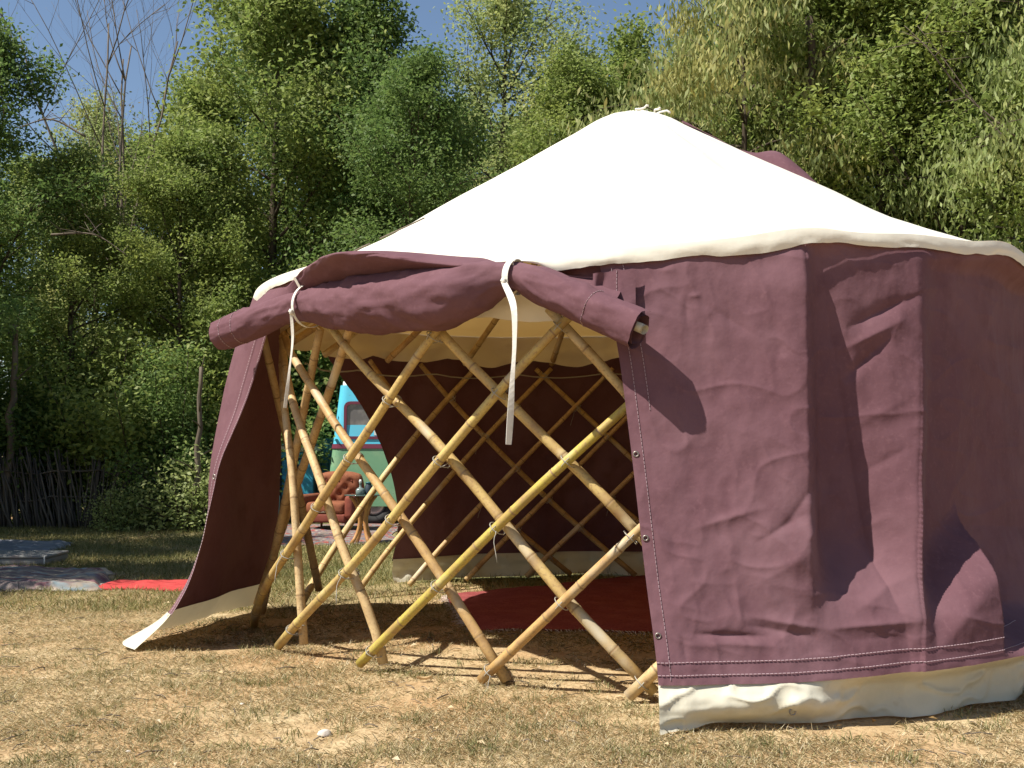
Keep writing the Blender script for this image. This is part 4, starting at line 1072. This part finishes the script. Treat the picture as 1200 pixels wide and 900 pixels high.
# van
VY = 17.6
vx = (383 - 600) / FPX * VY
van = thing('camper_van', (vx + 2.2, VY + .95, 0), 'old blue and sage green van with plum trim parked behind the yurt', 'van')
def vprof(x):     # front profile slope at the left end
    return x
def van_side(z0, z1, mtl, name, grow=0.0):
    x0 = lambda z: -2.2 + max(0, z - .55) * .11
    zs = np.linspace(z0, z1, 8); xs = np.linspace(0, 1, 24); ys = np.linspace(0, 1, 12)
    ring = []
    for z in zs:
        a = x0(z) ; tum = .05 * max(0, z - 1.2) ** 1.2
        hw = .95 - tum + grow; L0, L1 = a - grow, 2.2 + grow
        pts = []; rc = .16; n = 5
        for (cx_, cy_, s) in ((L0 + rc, -hw + rc, 180), (L1 - rc, -hw + rc, 270), (L1 - rc, hw - rc, 0), (L0 + rc, hw - rc, 90)):
            for k in range(n): an = R_(s + 90 * k / (n - 1)); pts.append((cx_ + rc * math.cos(an), cy_ + rc * math.sin(an), z))
        ring.append(pts)
    V = np.array(ring).reshape(-1, 3); m_ = len(ring[0]); F = []
    for i in range(len(zs) - 1):
        for j in range(m_): k = (j + 1) % m_; F.append((i * m_ + j, i * m_ + k, (i + 1) * m_ + k, (i + 1) * m_ + j))
    F += [tuple(range(m_))[::-1], tuple((len(zs) - 1) * m_ + j for j in range(m_))]
    me = mesh(name, V, F, mtl)
    try: me.set_sharp_from_angle(angle=R_(40))
    except Exception: pass
    return obj(name, me, van)
van_side(.28, 1.19, M['van_green'], 'lower_body'); van_side(1.192, 1.262, M['plum'], 'trim_band', .012); van_side(1.264, 2.2, M['van_blue'], 'upper_body')
van_side(2.202, 2.27, M['white'], 'roof', -.03)
def rounded_rect(w, h, r, n=5):
    pts = []
    for (cx_, cy_, s) in ((-w / 2 + r, -h / 2 + r, 180), (w / 2 - r, -h / 2 + r, 270), (w / 2 - r, h / 2 - r, 0), (-w / 2 + r, h / 2 - r, 90)):
        for k in range(n): an = R_(s + 90 * k / (n - 1)); pts.append((cx_ + r * math.cos(an), cy_ + r * math.sin(an)))
    return pts
for wx in (-1.60, -.70, .35, 1.35):
    w_, h_ = .66, .60
    o1 = rounded_rect(w_, h_, .10); i1 = rounded_rect(w_ - .09, h_ - .09, .07); m_ = len(o1)
    V = [(x, -.035, z) for x, z in o1] + [(x, -.035, z) for x, z in i1] + [(x, .04, z) for x, z in i1] + [(x, .06, z) for x, z in o1]
    F = []
    for j in range(m_):
        k = (j + 1) % m_
        F += [(j, k, m_ + k, m_ + j), (m_ + j, m_ + k, 2 * m_ + k, 2 * m_ + j), (k, j, 3 * m_ + j, 3 * m_ + k)]
    wi = obj('window', mesh('window', V, F, M['plum'], smooth=False), van, (wx, -.925, 1.64))
    me = mesh('pane', [(x, -.01, z) for x, z in i1], [tuple(range(m_))], M['glass'], smooth=False); obj('pane', me, wi)
    rbox('curtain', (.10, .012, .48), (.20, -.018, 0), M['white'], .003, 1, wi)
for wx in (-1.45, 1.35):
    w_ = obj('wheel', None, van, (wx, -.84, .33)) if False else bpy.data.objects.new('wheel', None)
    COL.objects.link(w_); w_.parent = van; w_.location = (wx, -.84, .32)
    V, F = lathe([(.2, -.08), (.30, -.09), (.32, -.06), (.32, .06), (.30, .09), (.2, .08), (.2, -.08)], 28); o = obj('tyre', mesh('tyre', V, F, M['tyre']), w_); o.rotation_euler = (R_(90), 0, 0)
    V, F = lathe([(.001, .03), (.12, .06), (.20, .04), (.20, -.04), (.001, -.04)], 24); o = obj('rim', mesh('rim', V, F, M['hub']), w_); o.rotation_euler = (R_(90), 0, 0)
# turquoise counter
KY = 18.2
kx0, kx1 = (308 - 600) / FPX * KY, (369 - 600) / FPX * KY
cn = thing('counter', ((kx0 + kx1) / 2, KY, 0), 'turquoise painted wooden counter with a cream top edge seen through the bamboo', 'counter')
W_ = kx1 - kx0 + .5; cxo = -.25
rbox('counter_body', (W_, .55, 1.08), (cxo, .30, .54), M['navy'], .01, 1, cn)
rbox('counter_top', (W_ + .06, .66, .10), (cxo, .27, 1.19), M['beige'], .012, 2, cn)
rbox('counter_top', (W_ + .10, .70, .025), (cxo, .27, 1.2535), M['teal'], .008, 2, cn)
rbox('frieze', (W_ + .02, .03, .10), (cxo, -.012, 1.085), M['turq'], .006, 1, cn)
for k in range(5):
    w1 = W_ / 5
    rbox('panel', (w1 - .03, .04, .92), (cxo - W_ / 2 + (k + .5) * w1, .005, .55), M['turq'] if k in (3, 4) else M['navy'], .01, 1, cn)
bd = thing('teal_board', ((378 - 600) / FPX * 18.6, 18.6, 0), 'dark teal upright board between the counter and the van', 'board')
for k in range(4): rbox('plank', (.11, .03, 1.36 + .01 * (k % 2)), (-.18 + .115 * k, 0, .68), M['teal'], .006, 1, bd)
bp = G(312, 616)
pl = thing('painted_crate', (bp[0] - .05, bp[1] + .2, 0), 'light turquoise crate with cream base in front of the counter', 'crate')
rbox('crate_body', (.34, .34, .30), (0, 0, .30), M['lightblue'], .015, 2, pl, taper=(1.08, 1.08)); rbox('base', (.37, .37, .11), (0, 0, .09), M['beige'], .012, 2, pl)
for a in (-1, 1):
    for b in (-1, 1): rbox('foot', (.05, .05, .035), (a * .14, b * .14, .0175), M['wood'], .004, 1, pl)

# ------------------------------------------------------------------ small things on the ground
def pebble(px, py, s, label, name='stone', cat='stone'):
    p = G(px, py); p[2] = gz(p[0], p[1]) + s * .2
    t = thing(name, tuple(p), label, cat); bm = bmesh.new(); bmesh.ops.create_icosphere(bm, subdivisions=3, radius=s)
    rgp = np.random.default_rng(px)
    for v in bm.verts:
        v.co *= 1 + .22 * float(vnoise(np.array(v.co.x / s * 1.3 + px), np.array(v.co.y / s * 1.3 + v.co.z / s), px, 2)); v.co.z *= .6
    me = bpy.data.meshes.new('pebble'); bm.to_mesh(me); bm.free(); me.materials.append(M['stone']); me.polygons.foreach_set('use_smooth', np.ones(len(me.polygons), dtype=bool))
    obj('pebble', me, t)
pebble(380, 858, .032, 'largest pale stone lying in the dry grass at the bottom')
pebble(284, 823, .012, 'small white pebble on the dry grass left of centre')
pebble(505, 865, .010, 'tiny pale pebble right of the large stone')
pebble(150, 876, .012, 'small pebble near the bottom left corner')
pebble(640, 868, .011, 'small pebble in front of the lattice near the bottom')
p = G(497, 798); p[2] = gz(p[0], p[1]) + .012
t = thing('fallen_leaf', tuple(p), 'dry curled tan leaf on the ground in front of the lattice', 'leaf')
u, v = np.meshgrid(np.linspace(-1, 1, 9), np.linspace(-1, 1, 7), indexing='ij')
obj('leaf_blade', mesh('leaf_blade', np.stack([u * .04, v * .018 * (1 - u ** 2) ** .7, .014 * v ** 2 + .010 * u ** 2], -1), gridF(9, 7), M['dryleaf']), t)

# ------------------------------------------------------------------ grass
def blades(n, xy, ln, w, lean, rg, base=0.0):
    az = rg.uniform(0, 2 * np.pi, n); d = np.stack([np.cos(az), np.sin(az)], 1)
    ln = ln * rg.uniform(.5, 1.4, n); tilt = np.clip(rg.normal(lean, .3, n), 0, 1.52)
    r1 = ln * np.sin(tilt * .8) * .5; h1 = ln * np.cos(tilt * .8) * .5
    r2 = r1 + ln * np.sin(tilt) * .5; h2 = h1 + ln * np.cos(np.minimum(tilt * 1.15, 1.6)) * .5
    z = gz(xy[:, 0], xy[:, 1]) + base
    sd = np.stack([-d[:, 1], d[:, 0]], 1) * (w * rg.uniform(.6, 1.3, n))[:, None] / 2
    P0 = xy - sd; P1 = xy + sd; M0 = xy + d * r1[:, None]; T0 = xy + d * r2[:, None]
    def st(a, h): return np.concatenate([a, (z + np.maximum(h, .002))[:, None]], 1)
    V = np.stack([st(P0, 0 * h1), st(P1, 0 * h1), st(M0 + sd * .8, h1), st(T0, h2), st(M0 - sd * .8, h1)], 1)
    return V.reshape(-1, 3), np.arange(5 * n).reshape(-1, 5)
def in_view(n, y0, y1, pw, rg, margin=.9):
    y = y0 + (y1 - y0) * rg.uniform(0, 1, n) ** pw
    x = rg.uniform(-1, 1, n) * (y * .47 + margin); return np.stack([x, y], 1)
quads = [np.array([S[0, 0, :2], S[-1, 0, :2], S[-1, -1, :2], S[0, -1, :2]]) for S in RUGS]
def off_rugs(xy, shrink=0.0):
    ok = np.ones(len(xy), bool)
    for q in quads:
        c = q.mean(0); q2 = c + (q - c) * (1 - shrink); sgn = []
        for i in range(4):
            a, b = q2[i], q2[(i + 1) % 4]; sgn.append((b[0] - a[0]) * (xy[:, 1] - a[1]) - (b[1] - a[1]) * (xy[:, 0] - a[0]))
        sgn = np.array(sgn); ok &= ~((sgn > 0).all(0) | (sgn < 0).all(0))
    return ok
rg = np.random.default_rng(11)
xy = in_view(330000, 3.6, 9.6, 1.35, rg)
dens = vnoise(xy[:, 0] * 1.1, xy[:, 1] * 1.1, 71, 3) + .6 * vnoise(xy[:, 0] * 4, xy[:, 1] * 4, 72, 2)
xy = xy[(1.5 * dens + rg.uniform(-.6, .6, len(xy)) > -.12)]; xy = xy[off_rugs(xy, .02)]
V, F = blades(len(xy), xy, .038, .0026, 1.22, rg)
tag(obj('dry_grass', mesh('dry_grass', V, F, M['straw'], smooth=False)), 'short trampled straw-coloured grass on the foreground earth', 'grass', None, 'stuff')
tc_ = in_view(560, 3.7, 9.5, 1.2, rg); tc_ = tc_[vnoise(tc_[:, 0] * .8, tc_[:, 1] * .8, 75, 2) > -.25]
for q in ((170, 862), (210, 850), (300, 800), (330, 748), (320, 765), (480, 790), (560, 880), (580, 875), (640, 850), (900, 872), (980, 870), (1090, 855), (880, 880), (1040, 890), (40, 890), (800, 885), (350, 790)):
    tc_ = np.concatenate([tc_, np.tile(G(*q)[None, :2], (3, 1)) + rg.normal(0, .05, (3, 2))])
rep = np.repeat(tc_, 26, 0) + rg.normal(0, .035, (len(tc_) * 26, 2)); rep = rep[off_rugs(rep, .0)]
V, F = blades(len(rep), rep, .044, .0032, .68, rg)
tag(obj('grass_tufts', mesh('grass_tufts', V, F, M['green_grass'], smooth=False)), 'scattered grey-green grass tufts in the dry ground', 'grass', None, 'stuff')
xy = in_view(240000, 8.2, 17.5, 1.0, rg, 1.0)
dens = vnoise(xy[:, 0] * .8, xy[:, 1] * .8, 81, 3)
xy = xy[dens + rg.uniform(-.8, .8, len(xy)) + sstep(8, 10.5, xy[:, 1]) * .5 > .1]
inside = np.hypot(xy[:, 0] - CX, xy[:, 1] - CY) < 2.9
xy = xy[~inside | (rg.uniform(0, 1, len(xy)) < .35)]; xy = xy[off_rugs(xy, .0)]
V, F = blades(len(xy), xy, .062, .0060, .72, rg)
tag(obj('lawn_grass', mesh('lawn_grass', V, F, M['lawn'], smooth=False)), 'thin mown lawn behind and left of the yurt', 'grass', None, 'stuff')

# ------------------------------------------------------------------ loose litter: broken straw, twigs and small dry leaves
rg = np.random.default_rng(19)
mb = MB(); xy = in_view(420, 3.8, 8.2, 1.2, rg); xy = xy[off_rugs(xy)]
for x, y in xy:
    z = float(gz(x, y)) + .008; a = rg.uniform(0, 6.28); ln = rg.uniform(.03, .12); d = np.array([math.cos(a), math.sin(a), 0]) * ln
    p = np.array([x, y, z]); mb.tube([p - d / 2, p + np.array([rg.normal(0, .006), rg.normal(0, .006), rg.uniform(.002, .012)]), p + d / 2], rg.uniform(.0015, .0032), 4)
tag(obj('twig_litter', mb.me('twig_litter', M['dead_bark'])), 'broken twigs and stems littering the dry ground', 'litter', None, 'stuff')
xy = in_view(380, 3.8, 9.0, 1.2, rg); xy = xy[off_rugs(xy)]; n = len(xy)
c3 = np.concatenate([xy, (gz(xy[:, 0], xy[:, 1]) + .012)[:, None]], 1)
ax = rg.normal(0, 1, (n, 3)); ax[:, 2] *= .15; ax /= np.linalg.norm(ax, axis=1)[:, None]
nn = np.tile(np.array([0, 0, 1.0]), (n, 1)) + rg.normal(0, .3, (n, 3)); sd = np.cross(ax, nn); sd /= np.linalg.norm(sd, axis=1)[:, None]
ln = rg.uniform(.018, .05, n)[:, None]; up = np.array([0, 0, 1.0]) * ln * .25
V = np.stack([c3 - ax * ln * .5, c3 + sd * ln * .25 + up, c3 + ax * ln * .5 + up * .6, c3 - sd * ln * .25 + up], 1).reshape(-1, 3)
tag(obj('leaf_litter', mesh('leaf_litter', V, np.arange(4 * n).reshape(-1, 4), M['leaf_dry_ground'], smooth=False)), 'small dry fallen leaves scattered over the clearing', 'litter', None, 'stuff')
